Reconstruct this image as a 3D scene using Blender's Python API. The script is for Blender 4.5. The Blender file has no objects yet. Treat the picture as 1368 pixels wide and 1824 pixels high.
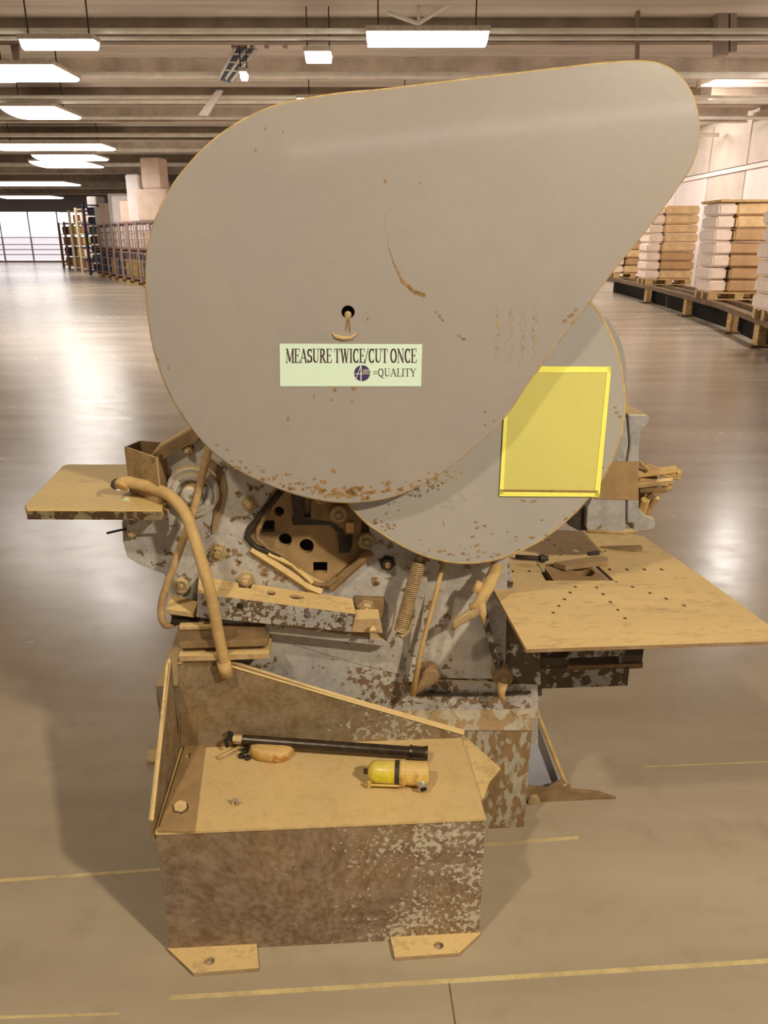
import bpy, bmesh, math, random
from mathutils import Vector, Matrix
from mathutils.geometry import tessellate_polygon
S = bpy.context.scene
C = S.collection
R = math.radians
random.seed(7)

# ------------------------------------------------------------------ camera, light, exposure
F = 1380.0; W = 1368.0; H = 1824.0; PITCH = R(19.4); EYE = Vector((0, 0, 1.6))
cam_d = bpy.data.cameras.new('camera'); cam = bpy.data.objects.new('camera', cam_d); C.objects.link(cam)
cam_d.sensor_fit = 'VERTICAL'; cam_d.sensor_height = 36.0; cam_d.lens = 36.0 * F / H
cam.location = EYE; cam.rotation_euler = (R(90) - PITCH, 0, 0); cam_d.clip_end = 300; cam_d.clip_start = 0.05
S.camera = cam
S.view_settings.view_transform = 'Standard'; S.view_settings.look = 'None'
S.view_settings.gamma = 1; S.view_settings.use_curve_mapping = False
S.view_settings.exposure = 0.0
wd = bpy.data.worlds.new('room_daylight'); S.world = wd; wd.use_nodes = True
wd.node_tree.nodes['Background'].inputs[0].default_value = (1.0, 0.89, 0.78, 1)
wd.node_tree.nodes['Background'].inputs[1].default_value = 0.27

def area(name, loc, target, sx, sy, power, col, spread=180):
    l = bpy.data.lights.new(name, 'AREA'); l.shape = 'RECTANGLE'; l.size = sx; l.size_y = sy
    l.energy = power; l.color = col; l.spread = R(spread)
    o = bpy.data.objects.new(name, l); C.objects.link(o); o.location = loc
    o.rotation_euler = (Vector(target) - Vector(loc)).to_track_quat('-Z', 'Y').to_euler()
    return o
area('lamp_light_right', (2.1, -0.85, 3.15), (0.1, 1.6, 0.4), 0.16, 0.14, 118, (1.0, 0.86, 0.62))
area('lamp_light_left', (-1.3, -0.35, 3.7), (0.0, 1.6, 0.4), 0.18, 0.14, 50, (1.0, 0.86, 0.62))

# ------------------------------------------------------------------ pixel rays and the machine's own axes
cp, sp = math.cos(PITCH), math.sin(PITCH)
def ray(px, py):
    x = (px - W/2)/F; y = -(py - H/2)/F
    return Vector((x, cp + y*sp, -sp + y*cp))
YAW = R(3.5)
_r = ray(575, 1682); _t = -EYE.z/_r.z
ORG = EYE + _r*_t
U = Vector((math.cos(YAW), math.sin(YAW), 0)); V = Vector((-math.sin(YAW), math.cos(YAW), 0)); Zv = Vector((0, 0, 1))
def to_local(p): q = p - ORG; return Vector((q.dot(U), q.dot(V), q.z))
LE = to_local(EYE)
def lray(px, py): r = ray(px, py); return Vector((r.dot(U), r.dot(V), r.z))

class Plane:
    """a flat working plane in the machine's own axes; 2-D outlines on it become plates with real thickness"""
    def __init__(s, O, A, B, e=None, d=None):
        s.O = Vector(O); s.A = Vector(A).normalized(); s.B = Vector(B)
        s.B = (s.B - s.A*s.B.dot(s.A)).normalized(); s.N = s.A.cross(s.B)
        s.e = e if e is not None else LE; s.d = d or lray
    def px(s, x, y):
        r = s.d(x, y); t = (s.O - s.e).dot(s.N)/r.dot(s.N); p = s.e + r*t - s.O
        return (p.dot(s.A), p.dot(s.B))
    def p3(s, q, off=0): return s.O + s.A*q[0] + s.B*q[1] + s.N*off
def VP(v): return Plane((0, v, 0), (1, 0, 0), (0, 0, 1))         # N = (0,-1,0): towards the viewer
def HP(z): return Plane((0, 0, z), (1, 0, 0), (0, 1, 0))         # N = +z
def WF(z): return Plane((0, 0, z), (1, 0, 0), (0, 1, 0), EYE, ray)   # world horizontal
def WV(y): return Plane((0, y, 0), (1, 0, 0), (0, 0, 1), EYE, ray)   # world vertical
def P(px, py, v): pl = VP(v); return pl.p3(pl.px(px, py))
def PZ(px, py, z): pl = HP(z); return pl.p3(pl.px(px, py))

# ------------------------------------------------------------------ materials
def srgb(r, g, b):
    f = lambda c: (c/255/12.92) if c/255 <= 0.04045 else ((c/255+0.055)/1.055)**2.4
    return (f(r), f(g), f(b), 1)
def newmat(name):
    m = bpy.data.materials.new(name); m.use_nodes = True
    nt = m.node_tree; return m, nt, nt.nodes['Principled BSDF']
def nmath(nt, op, a, b=None, c=None):
    n = nt.nodes.new('ShaderNodeMath'); n.operation = op
    for i, x in enumerate((a, b, c)):
        if x is None: continue
        if isinstance(x, (int, float)): n.inputs[i].default_value = x
        else: nt.links.new(x, n.inputs[i])
    return n.outputs[0]
def nnoise(nt, vec, scale, detail=4, rough=.55, dist=0.0):
    n = nt.nodes.new('ShaderNodeTexNoise'); n.inputs['Scale'].default_value = scale
    n.inputs['Detail'].default_value = detail; n.inputs['Roughness'].default_value = rough
    n.inputs['Distortion'].default_value = dist; nt.links.new(vec, n.inputs['Vector']); return n.outputs[0]
def nmix(nt, f, a, b):
    n = nt.nodes.new('ShaderNodeMix'); n.data_type = 'RGBA'
    for k, x in ((0, f), (6, a), (7, b)):
        if isinstance(x, (int, float)): n.inputs[k].default_value = x
        elif isinstance(x, tuple): n.inputs[k].default_value = x
        else: nt.links.new(x, n.inputs[k])
    return n.outputs[2]
def nramp(nt, f, lo, hi):
    n = nt.nodes.new('ShaderNodeMapRange'); n.interpolation_type = 'SMOOTHSTEP'
    nt.links.new(f, n.inputs[0]); n.inputs[1].default_value = lo; n.inputs[2].default_value = hi; return n.outputs[0]
def coords(nt, stretch=None):
    t = nt.nodes.new('ShaderNodeTexCoord'); v = t.outputs['Object']
    if stretch:
        m = nt.nodes.new('ShaderNodeMapping'); m.inputs['Scale'].default_value = stretch
        nt.links.new(v, m.inputs['Vector']); return m.outputs[0], t
    return v, t
def nbump(nt, h, strength, dist=.002):
    b = nt.nodes.new('ShaderNodeBump'); b.inputs['Strength'].default_value = strength; b.inputs['Distance'].default_value = dist
    nt.links.new(h, b.inputs['Height']); return b.outputs[0]

DUST = srgb(218, 189, 136)
def painted(name, base, chip, thr, soft=.02, scale=28, coarse=6, cmix=.5, grad=None, dust=.85, rough=.5, var=.12, stretch=None, dustcol=DUST, coat=0.0, mottle=.10):
    """paint with flaked patches; settled dust on faces that look upwards. grad=(axis, lo, hi, amount) more flaking along an axis"""
    m, nt, b = newmat(name); v, t = coords(nt, stretch)
    n1 = nnoise(nt, v, scale, 5, .6, .2); n2 = nnoise(nt, v, coarse, 3)
    f = nmath(nt, 'ADD', n1, nmath(nt, 'MULTIPLY', nmath(nt, 'SUBTRACT', n2, .5), cmix))
    for g in (grad or []):
        sx = nt.nodes.new('ShaderNodeSeparateXYZ'); nt.links.new(t.outputs['Object'], sx.inputs[0])
        f = nmath(nt, 'ADD', f, nmath(nt, 'MULTIPLY', nramp(nt, sx.outputs[g[0]], g[1], g[2]), g[3]))
    k = nramp(nt, f, thr, thr+soft)
    n3 = nnoise(nt, v, 3.1, 4)
    dark = tuple(c*(1-var) for c in base[:3])+(1,)
    warm = (base[0]*(1+var*.6), base[1]*(1+var*.3), base[2]*(1-var*.8), 1)
    bc = nmix(nt, nramp(nt, n3, .35, .65), dark, warm)
    n4 = nnoise(nt, v, 60, 3)
    cc = nmix(nt, n4, tuple(c*.55 for c in chip[:3])+(1,), tuple(min(1, c*1.4) for c in chip[:3])+(1,))
    mo = nmath(nt, 'ADD', nmath(nt, 'MULTIPLY', nnoise(nt, v, 17, 8, .7), .6), nmath(nt, 'MULTIPLY', nnoise(nt, v, 70, 5, .6), .4))
    bc = nmix(nt, nramp(nt, mo, .36, .64), nmix(nt, mottle*2, bc, (0.02, .015, .01, 1)), nmix(nt, mottle, bc, (1, .95, .85, 1)))
    col = nmix(nt, k, bc, cc)
    if dust > 0:
        g = nt.nodes.new('ShaderNodeNewGeometry'); sx = nt.nodes.new('ShaderNodeSeparateXYZ'); nt.links.new(g.outputs['True Normal'], sx.inputs[0])
        up = nmath(nt, 'MULTIPLY', nramp(nt, sx.outputs[2], .25, .8), dust)
        n5 = nnoise(nt, v, 9, 6, .65)
        up = nmath(nt, 'MULTIPLY', up, nramp(nt, n5, .12, .42))
        dc = nmix(nt, nnoise(nt, v, 5, 5), tuple(c*.85 for c in dustcol[:3])+(1,), tuple(min(1, c*1.12) for c in dustcol[:3])+(1,))
        dc = nmix(nt, nmath(nt, 'MULTIPLY', nramp(nt, mo, .505, .60), .30), dc, (.20, .125, .06, 1))
        col = nmix(nt, up, col, dc)
    nt.links.new(col, b.inputs['Base Color'])
    b.inputs['Roughness'].default_value = rough
    b.inputs['Coat Weight'].default_value = coat; b.inputs['Coat Roughness'].default_value = .07
    nt.links.new(nbump(nt, nmath(nt, 'ADD', nmath(nt, 'MULTIPLY', k, -1.0), nmath(nt, 'MULTIPLY', n4, .3)), .5, .0012), b.inputs['Normal'])
    return m
def plain(name, col, rough=.6, metal=0, var=.15, scale=20, bump=.2, stretch=None, spec=None):
    m, nt, b = newmat(name); v, t = coords(nt, stretch)
    n = nnoise(nt, v, scale, 5)
    c = nmix(nt, nramp(nt, n, .3, .7), tuple(x*(1-var) for x in col[:3])+(1,), tuple(min(1, x*(1+var)) for x in col[:3])+(1,))
    nt.links.new(c, b.inputs['Base Color']); b.inputs['Roughness'].default_value = rough; b.inputs['Metallic'].default_value = metal
    if spec is not None: b.inputs['Specular IOR Level'].default_value = spec
    if bump: nt.links.new(nbump(nt, n, bump), b.inputs['Normal'])
    return m
def glow(name, col, strength):
    m, nt, b = newmat(name); b.inputs['Base Color'].default_value = col
    b.inputs['Emission Color'].default_value = col; b.inputs['Emission Strength'].default_value = strength; return m

GREY = srgb(176, 174, 178); BROWN = srgb(112, 88, 66); TAN = srgb(190, 158, 110)
M = {}
M['guard'] = painted('guard_paint', srgb(160, 153, 151), srgb(150, 118, 78), .80, .015, 45, 10, .35, grad=[(2, 1.16, 0.985, .21)], dust=.5, rough=.34, coat=.6, var=.035, mottle=.012)
M['disc'] = painted('disc_paint', srgb(168, 165, 164), srgb(140, 112, 76), .74, .015, 55, 12, .3, grad=[(2, 1.00, 0.86, .12)], dust=.5, rough=.42, var=.04, mottle=.015)
M['rim'] = plain('rim_dust', srgb(186, 160, 112), .8, 0, .2, 40)
M['chipped'] = painted('chipped_paint', srgb(184, 180, 182), srgb(126, 104, 80), .64, .02, 38, 7, .55, dust=.9, rough=.5)
M['worn'] = painted('worn_paint', srgb(182, 178, 180), srgb(128, 104, 80), .56, .03, 42, 7, .7, dust=.9, rough=.6)
M['grime_shade'] = painted('grime_shade_paint', srgb(168, 164, 162), srgb(74, 58, 40), .66, .05, 30, 6, .6, grad=[(0, .17, .34, .20)], dust=.8, rough=.55, mottle=.14)  # grime plus the under-table shade painted in, darker to the right
M['column'] = painted('column_paint', srgb(172, 164, 152), srgb(142, 114, 80), .48, .05, 36, 9, .7, dust=.9, rough=.7, stretch=(1.4, 1.4, .6))
M['box'] = painted('box_front', srgb(136, 108, 82), srgb(196, 186, 168), .70, .03, 75, 9, .42, grad=[(0, -.12, .26, .17)], dust=1, rough=.65, var=.22, mottle=.13)
M['traywall'] = painted('tray_wall_paint', srgb(134, 110, 78), srgb(170, 162, 152), .70, .03, 60, 9, .42, grad=[(0, -.2, .15, .14)], dust=1, rough=.75, var=.2)
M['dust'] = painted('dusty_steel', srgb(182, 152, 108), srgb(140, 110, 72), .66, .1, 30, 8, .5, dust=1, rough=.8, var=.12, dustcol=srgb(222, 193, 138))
M['table'] = painted('table_dust', srgb(150, 120, 84), srgb(128, 98, 66), .66, .12, 14, 4, .6, dust=.93, rough=.62, var=.12, stretch=(.5, 1.6, 1))
M['leftboard'] = painted('board_dust', srgb(216, 190, 122), srgb(170, 132, 86), .64, .1, 9, 3, .6, dust=.4, rough=.6, var=.1, stretch=(1, 2, 1))
M['boardedge'] = painted('board_edge', srgb(176, 160, 128), srgb(110, 84, 56), .5, .03, 55, 10, .5, dust=1, rough=.7)
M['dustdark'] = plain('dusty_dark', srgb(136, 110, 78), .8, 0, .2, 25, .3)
M['brown'] = plain('tool_plate', srgb(160, 132, 94), .7, 0, .12, 22, .3)
M['dark'] = plain('grease_and_shade_dark', srgb(52, 44, 34), .6, 0, .3, 40, .3)
M['black'] = plain('black_recess', srgb(24, 22, 18), .8, 0, .2, 30, .2)
M['blackpipe'] = plain('black_pipe', srgb(58, 46, 36), .32, .2, .35, 50, .4)
M['bolt'] = painted('bolt_dirt', srgb(168, 146, 106), srgb(84, 68, 50), .6, .05, 90, 20, .5, dust=.8, rough=.6)
M['hose'] = plain('hose_dust', srgb(196, 164, 112), .8, 0, .1, 35, .5)
M['strap'] = plain('strap_dust', srgb(176, 146, 104), .75, 0, .18, 30, .3)
M['spring'] = plain('spring_steel', srgb(176, 150, 112), .5, .2, .2, 60, .2)
M['yellow'] = painted('yellow_sheet', srgb(213, 207, 118), srgb(206, 176, 90), .72, .1, 8, 4, .4, dust=0, rough=.6, var=.03, mottle=.01)
M['yellowedge'] = plain('yellow_edge', srgb(252, 250, 120), .5, 0, .06, 14, .1)
M['sticker'] = plain('sticker_white', srgb(216, 240, 226), .5, 0, .02, 6, 0)
M['ink'] = plain('sticker_ink', srgb(74, 52, 58), .6, 0, .1, 60, 0)
M['purple'] = plain('sticker_purple', srgb(62, 50, 104), .6, 0, .05, 60, 0)
M['filter'] = painted('filter_yellow', srgb(236, 216, 40), srgb(214, 174, 80), .60, .1, 30, 12, .5, dust=.35, rough=.32, var=.08)
M['filterhead'] = painted('filter_head', srgb(222, 184, 84), srgb(186, 134, 80), .6, .08, 40, 14, .5, dust=.5, rough=.45, var=.1)
M['lump'] = painted('float_yellow', srgb(206, 162, 82), srgb(176, 124, 56), .6, .08, 40, 14, .5, dust=.7, rough=.5, var=.1, dustcol=srgb(214, 182, 122))
M['paleblue'] = plain('pale_blue_sheet', srgb(178, 180, 196), .6, 0, .04, 8, .1)
M['steel'] = plain('bright_steel', srgb(214, 214, 205), .25, .7, .1, 50, .1)
M['residue'] = plain('glue_residue', srgb(164, 144, 116), .8, 0, .15, 80, .1)
M['scratch'] = plain('rust_scratch', srgb(150, 118, 78), .8, 0, .25, 90, .1)

# ------------------------------------------------------------------ mesh builders
def link(name, bm, mat, parent=None, smooth=False, bevel=0, kind=None, loc=None):
    me = bpy.data.meshes.new(name); bmesh.ops.recalc_face_normals(bm, faces=bm.faces)
    bm.to_mesh(me); bm.free(); o = bpy.data.objects.new(name, me); C.objects.link(o)
    for mm in (mat if isinstance(mat, (list, tuple)) else [mat]): me.materials.append(mm)
    if parent is not None: o.parent = parent
    if smooth: me.shade_smooth()
    if bevel:
        b = o.modifiers.new('bevel', 'BEVEL'); b.width = bevel; b.segments = 2; b.limit_method = 'ANGLE'; b.angle_limit = R(50)
    if kind: o['kind'] = kind
    if loc is not None: o.location = loc
    return o
def tag(o, label, cat, group=None, kind=None):
    o['label'] = label; o['category'] = cat
    if group: o['group'] = group
    if kind: o['kind'] = kind
    return o
def thing(name, label, cat, loc=(0, 0, 0), rot=(0, 0, 0), group=None):
    o = bpy.data.objects.new(name, None); C.objects.link(o); o.location = loc; o.rotation_euler = rot
    o.empty_display_size = .1
    return tag(o, label, cat, group)
def catmull(pts, n=6, closed=True):
    out = []; L = len(pts)
    rng = range(L) if closed else range(L-1)
    for i in rng:
        g = lambda k: Vector(pts[k % L]) if closed else Vector(pts[max(0, min(L-1, k))])
        a, b, c, d = g(i-1), g(i), g(i+1), g(i+2)
        for k in range(n):
            t = k/n
            out.append(.5*((2*b)+(c-a)*t+(2*a-5*b+4*c-d)*t*t+(3*b-a-3*c+d)*t**3))
    if not closed: out.append(Vector(pts[-1]))
    return out
def plate_bm(pl, outer, holes=(), th=.01, off=0, bm=None):
    bm = bm or bmesh.new()
    loops = [[Vector((p[0], p[1], 0)) for p in outer]] + [[Vector((p[0], p[1], 0)) for p in h] for h in holes]
    flat = [p for l in loops for p in l]
    tris = tessellate_polygon(loops)
    fr = [bm.verts.new(pl.p3(p, off)) for p in flat]; bk = [bm.verts.new(pl.p3(p, off-th)) for p in flat]
    for t in tris:
        try: bm.faces.new([fr[i] for i in t]); bm.faces.new([bk[i] for i in reversed(t)])
        except ValueError: pass
    s = 0
    for l in loops:
        n = len(l)
        for i in range(n):
            j = (i+1) % n
            try: bm.faces.new((fr[s+i], fr[s+j], bk[s+j], bk[s+i]))
            except ValueError: pass
        s += n
    return bm
def plate(name, pl, pxs, mat, parent, th=.01, holes=(), off=0, smooth_outline=0, bevel=0, kind=None):
    o2 = [pl.px(*p) for p in pxs]
    if smooth_outline: o2 = [tuple(p) for p in catmull(o2, smooth_outline)]
    return link(name, plate_bm(pl, o2, holes, th, off), mat, parent, bevel=bevel, kind=kind)
def circ(pl, px, py, rpx, n=16, sy=1.0):
    c = pl.px(px, py); e = pl.px(px+rpx, py); e2 = pl.px(px, py+rpx*sy)
    r = abs(e[0]-c[0]) + 1e-6; r2 = math.hypot(e2[0]-c[0], e2[1]-c[1])
    return [(c[0]+r*math.cos(2*math.pi*k/n), c[1]+r2*math.sin(2*math.pi*k/n)) for k in range(n)]
def quad(pl, pts): return [pl.px(*p) for p in pts]
def tube_bm(pts, rad, n=10, bm=None, sx=1.0, up=None, caps=True):
    bm = bm or bmesh.new(); pts = [Vector(p) for p in pts]; L = len(pts); rings = []
    ref = None
    for i, p in enumerate(pts):
        t = (pts[min(i+1, L-1)] - pts[max(i-1, 0)]).normalized()
        if up is not None: a = Vector(up).cross(t).normalized()
        else:
            if ref is None: ref = Vector((0, 0, 1)) if abs(t.z) < .9 else Vector((0, 1, 0))
            a = ref - t*ref.dot(t)
            if a.length < 1e-4: a = t.orthogonal()
            a.normalize(); ref = a
        b = t.cross(a); r = rad[i] if isinstance(rad, (list, tuple)) else rad
        rings.append([bm.verts.new(p + a*math.cos(2*math.pi*k/n)*r*sx + b*math.sin(2*math.pi*k/n)*r) for k in range(n)])
    for A, B in zip(rings, rings[1:]):
        for k in range(n): bm.faces.new((A[k], A[(k+1) % n], B[(k+1) % n], B[k]))
    if caps: bm.faces.new(rings[0][::-1]); bm.faces.new(rings[-1])
    return bm
def loop_tube(pts, r, n=6):
    bm = bmesh.new(); pts = [Vector(p) for p in pts]; L = len(pts); rings = []
    for i, p in enumerate(pts):
        t = (pts[(i+1) % L]-pts[i-1]).normalized(); a = Vector((0, 1, 0)); b = t.cross(a).normalized()
        rings.append([bm.verts.new(p + a*math.cos(2*math.pi*k/n)*r + b*math.sin(2*math.pi*k/n)*r) for k in range(n)])
    for i in range(L):
        A, B = rings[i], rings[(i+1) % L]
        for k in range(n): bm.faces.new((A[k], A[(k+1) % n], B[(k+1) % n], B[k]))
    return bm
def box_bm(a, b, bm=None, mat=None):
    bm = bm or bmesh.new(); a, b = Vector(a), Vector(b)
    vs = [bm.verts.new((x, y, z)) for z in (a.z, b.z) for y in (a.y, b.y) for x in (a.x, b.x)]
    fs = [(0, 2, 3, 1), (4, 5, 7, 6), (0, 1, 5, 4), (2, 6, 7, 3), (0, 4, 6, 2), (1, 3, 7, 5)]
    for f in fs:
        face = bm.faces.new([vs[i] for i in f])
        if mat is not None: face.material_index = mat
    return bm
def lathe_bm(origin, axis, prof, n=20, bm=None, hexn=None):
    """prof: list of (distance along axis, radius)"""
    bm = bm or bmesh.new(); axis = Vector(axis).normalized(); a = axis.orthogonal().normalized(); b = axis.cross(a); n = hexn or n
    rings = [[bm.verts.new(Vector(origin)+axis*h+(a*math.cos(2*math.pi*k/n)+b*math.sin(2*math.pi*k/n))*max(r, 1e-4)) for k in range(n)] for h, r in prof]
    for A, B in zip(rings, rings[1:]):
        for k in range(n): bm.faces.new((A[k], A[(k+1) % n], B[(k+1) % n], B[k]))
    bm.faces.new(rings[0][::-1]); bm.faces.new(rings[-1]); return bm
def blob(bm, pl, px, py, rx, ry, off=.0006, n=9, rot=0, jit=.45):
    c = pl.px(px, py); s = pl.px(px+1, py); k = abs(s[0]-c[0])
    ps = []
    for i in range(n):
        a = 2*math.pi*i/n; r = 1 - jit*random.random()
        x = rx*k*r*math.cos(a); y = ry*k*r*math.sin(a)
        ps.append(bm.verts.new(pl.p3((c[0]+x*math.cos(rot)-y*math.sin(rot), c[1]+x*math.sin(rot)+y*math.cos(rot)), off)))
    bm.faces.new(ps)

# ------------------------------------------------------------------ the setting
ROOM_Z = 4.6; FAR = 60.0
def floor_mat():
    m, nt, b = newmat('polished_concrete'); v, t = coords(nt)
    mp = nt.nodes.new('ShaderNodeMapping'); mp.inputs['Scale'].default_value = (.35, 1.6, 1); nt.links.new(v, mp.inputs['Vector'])
    n1 = nnoise(nt, mp.outputs[0], 1.1, 5, .55, .3); n2 = nnoise(nt, v, 7, 6, .6); n3 = nnoise(nt, v, 90, 3)
    c = nmix(nt, nramp(nt, n1, .3, .7), srgb(164, 150, 132), srgb(188, 174, 154))
    c = nmix(nt, nmath(nt, 'MULTIPLY', nramp(nt, n2, .5, .75), .35), c, srgb(150, 134, 112))
    nt.links.new(c, b.inputs['Base Color'])
    r = nmath(nt, 'ADD', nmath(nt, 'MULTIPLY', n2, .16), nmath(nt, 'MULTIPLY', n1, .12)); r = nmath(nt, 'ADD', r, .10)
    nt.links.new(r, b.inputs['Roughness'])
    b.inputs['Specular IOR Level'].default_value = .42
    h = nmath(nt, 'ADD', n2, nmath(nt, 'MULTIPLY', n3, .15))
    nt.links.new(nbump(nt, h, .10, .004), b.inputs['Normal']); return m
fl = link('floor', box_bm((-30, -17, -.2), (12, FAR, 0)), floor_mat()); fl['kind'] = 'structure'
deckm = plain('ceiling_deck', srgb(222, 212, 202), .55, 0, .22, 1.2, .1, stretch=(.15, 2.5, 1))
bm = bmesh.new()                                                   # ribbed steel deck: ribs run across the hall
y = -17.0; prof = []
while y < FAR:
    prof += [(y, ROOM_Z), (y+.42, ROOM_Z), (y+.5, ROOM_Z+.08), (y+.72, ROOM_Z+.08), (y+.8, ROOM_Z)]
    y += .8
lo = [[bm.verts.new((x, a, z)) for a, z in prof] for x in (-30, 12)]
for i in range(len(prof)-1):
    bm.faces.new((lo[0][i], lo[0][i+1], lo[1][i+1], lo[1][i]))
bmesh.ops.remove_doubles(bm, verts=bm.verts, dist=.0001)
ce = link('ceiling', bm, deckm); ce['kind'] = 'structure'
ceb = link('ceiling', box_bm((-30, -17.1, ROOM_Z+.1), (12, FAR, ROOM_Z+.2)), deckm); ceb['kind'] = 'structure'

wallm = plain('wall_panel_white', srgb(244, 230, 222), .55, 0, .04, 2, .05)
wallg = plain('wall_panel_grey', srgb(214, 198, 182), .6, 0, .06, 2, .05)
def struct(name, bm, mat, parent=None, **k):
    o = link(name, bm, mat, parent, **k)
    if parent is None: o['kind'] = 'structure'
    return o
# right wall of upright cladding panels (X = 8)
wr = struct('wall_right', box_bm((9.08, 9, 0), (9.3, FAR, ROOM_Z)), wallg)
y = 9.0; k = 0
while y < 40:
    w = 2.4
    link('panel', box_bm((9.0, y+.03, 0.05), (9.08, y+w-.03, 3.25)), wallm if k != 5 else wallg, wr, bevel=.01)
    link('upper_panel', box_bm((9.0, y+.03, 3.35), (9.08, y+w-.03, ROOM_Z-.1)), wallg, wr, bevel=.01)
    y += w; k += 1
link('rail', box_bm((8.94, 9, 3.22), (9.0, FAR, 3.32)), wallm, wr)
# end wall with the big bright window at its left
wb = struct('wall_back', box_bm((-9.0, FAR, 0), (12, FAR+.3, ROOM_Z)), wallg)
struct('trim_1', box_bm((-30, FAR-.3, 3.45), (-9.0, FAR+.3, ROOM_Z)), plain('lintel', srgb(96, 90, 92), .7))
struct('trim_2', box_bm((-30, FAR-.1, 0), (-9.0, FAR+.1, .12)), plain('sill', srgb(150, 124, 104), .7))
win = struct('window_1', box_bm((-30, FAR+.22, .12), (-23.6, FAR+.3, 3.45)), glow('daylight_glass', (1.0, .97, 1.0, 1), 3.0))
link('window_frame', box_bm((-29.5, FAR-.05, .12), (-29.3, FAR+.1, 3.45)), M['dustdark'], win)
frm = plain('window_frame_metal', srgb(190, 184, 190), .5)
yarda = glow('daylight_pane', (1.0, .97, 1.0, 1), 3.0)
pale = glow('hazy_yard_pane', (.78, .74, .80, 1), .95)
for i in range(10):
    x0 = -30+i*2.1
    link('window_pane', box_bm((x0+.05, FAR+.1, 1.75), (x0+2.05, FAR+.16, 3.42)), yarda, win)
    link('window_pane', box_bm((x0+.05, FAR+.1, .15), (x0+2.05, FAR+.16, 1.70)), pale, win)
    link('window_frame', box_bm((x0-.05, FAR, .12), (x0+.05, FAR+.18, 3.45)), frm, win)
    for z in (.5, .85, 1.2): link('window_rail', box_bm((x0+.05, FAR+.05, z), (x0+2.05, FAR+.1, z+.06)), frm, win)
link('window_transom', box_bm((-30, FAR+.02, 1.69), (-9.2, FAR+.18, 1.76)), frm, win)
# side wall far away to the left
struct('wall_left', box_bm((-30.3, 20, 0), (-30, FAR, ROOM_Z)), wallg)

# pale lines painted in place of glints on the slab, and a joint
glintm = painted('painted_glint_line', srgb(222, 204, 150), srgb(184, 166, 136), .42, .3, 5, 3, .5, dust=0, rough=.3, var=.1)
jointm = plain('floor_joint', srgb(112, 96, 72), .8)
def floor_line(name, pts, w, mat, label):
    pl = WF(0); bm = bmesh.new(); q = [pl.p3(pl.px(*p)) for p in pts]
    for a, b in zip(q, q[1:]):
        t = (b-a).normalized(); s = Vector((-t.y, t.x, 0))*w/2
        lo_ = [a-s, b-s, b+s, a+s]
        v0 = [bm.verts.new(p + Vector((0, 0, .0002))) for p in lo_]; v1 = [bm.verts.new(p+Vector((0, 0, .0012))) for p in lo_]
        bm.faces.new(v1); bm.faces.new(v0[::-1])
        for i in range(4): bm.faces.new((v0[i], v0[(i+1) % 4], v1[(i+1) % 4], v1[i]))
    o = link(name, bm, mat); o['kind'] = 'structure'; o['label'] = label
floor_line('trim_3', [(-300, 1590), (300, 1548), (700, 1518), (1030, 1492)], .011, glintm, 'pale painted glint line across the floor behind the box')
floor_line('trim_4', [(300, 1778), (800, 1748), (1368, 1712), (1700, 1694)], .012, glintm, 'pale painted glint line across the floor in front of the box')
floor_line('trim_5', [(-100, 1816), (215, 1806)], .007, glintm, 'short pale painted glint line at the bottom left of the floor')
floor_line('trim_6', [(800, 1752), (812, 1830)], .003, jointm, 'hairline joint in the floor at the bottom centre')
floor_line('trim_7', [(1150, 1366), (1500, 1352)], .006, glintm, 'faint pale painted glint line on the floor right of the machine')

# ceiling: beams, pipes, braces, lamps
beamm = plain('beam_paint', srgb(226, 214, 200), .55, 0, .2, 2)
beamd = plain('beam_dark', srgb(150, 134, 116), .6, 0, .2, 2)
silver = plain('silver_pipe', srgb(250, 242, 230), .4, 0, .12, 3)
duct = plain('duct_steel', srgb(168, 152, 140), .4, .3, .15, 3)
def beam(y, x0, x1, z, h, mat, k):
    bm = box_bm((x0, y-.09, z-.015), (x1, y+.09, z)); box_bm((x0, y-.012, z), (x1, y+.012, z+h), bm); box_bm((x0, y-.09, z+h), (x1, y+.09, z+h+.015), bm)
    return tag(link('ceiling_beam', bm, mat), ORD[k] + ' steel ceiling beam from the camera, running across the hall', 'beam', 'steel beams under the roof')
ORD = ['first', 'second', 'third', 'fourth', 'fifth', 'sixth', 'seventh', 'eighth', 'ninth', 'tenth', 'eleventh', 'twelfth', 'thirteenth', 'fourteenth', 'fifteenth', 'sixteenth', 'seventeenth']
for k, y in enumerate([12.9, 15.5, 18.3, 21.0, 24.5, 28, 32, 36.5, 41.5, 47, 53]):
    beam(y, -29.9, 8.85, ROOM_Z-.30, .285, beamm if k % 2 else beamd, k)
def rod(name, pts, r, mat, label, cat, group=None, n=8):
    return tag(link(name, tube_bm(pts, r, n), mat, smooth=True), label, cat, group)
pz = ROOM_Z-.42
PG = 'pipes running across the hall under the roof'
for k, (y, r, z, what) in enumerate([(11.7, .035, 4.18, 'nearest thin bright'), (12.1, .025, 4.18, 'second thin bright'), (14.6, .05, 4.18, 'first thick silver'), (16.7, .03, 4.18, 'narrow silver'),
                               (17.1, .06, 4.18, 'second thick silver'), (19.4, .04, 4.18, 'middle silver'), (22.5, .05, 4.18, 'third thick silver'), (26, .06, 4.18, 'far silver'), (31, .07, 4.18, 'farthest silver')]):
    rod('pipe', [(-29.9, y, z), (8.8, y, z)], r, silver, what + ' pipe running across the hall under the roof', 'pipe', PG)
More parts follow.
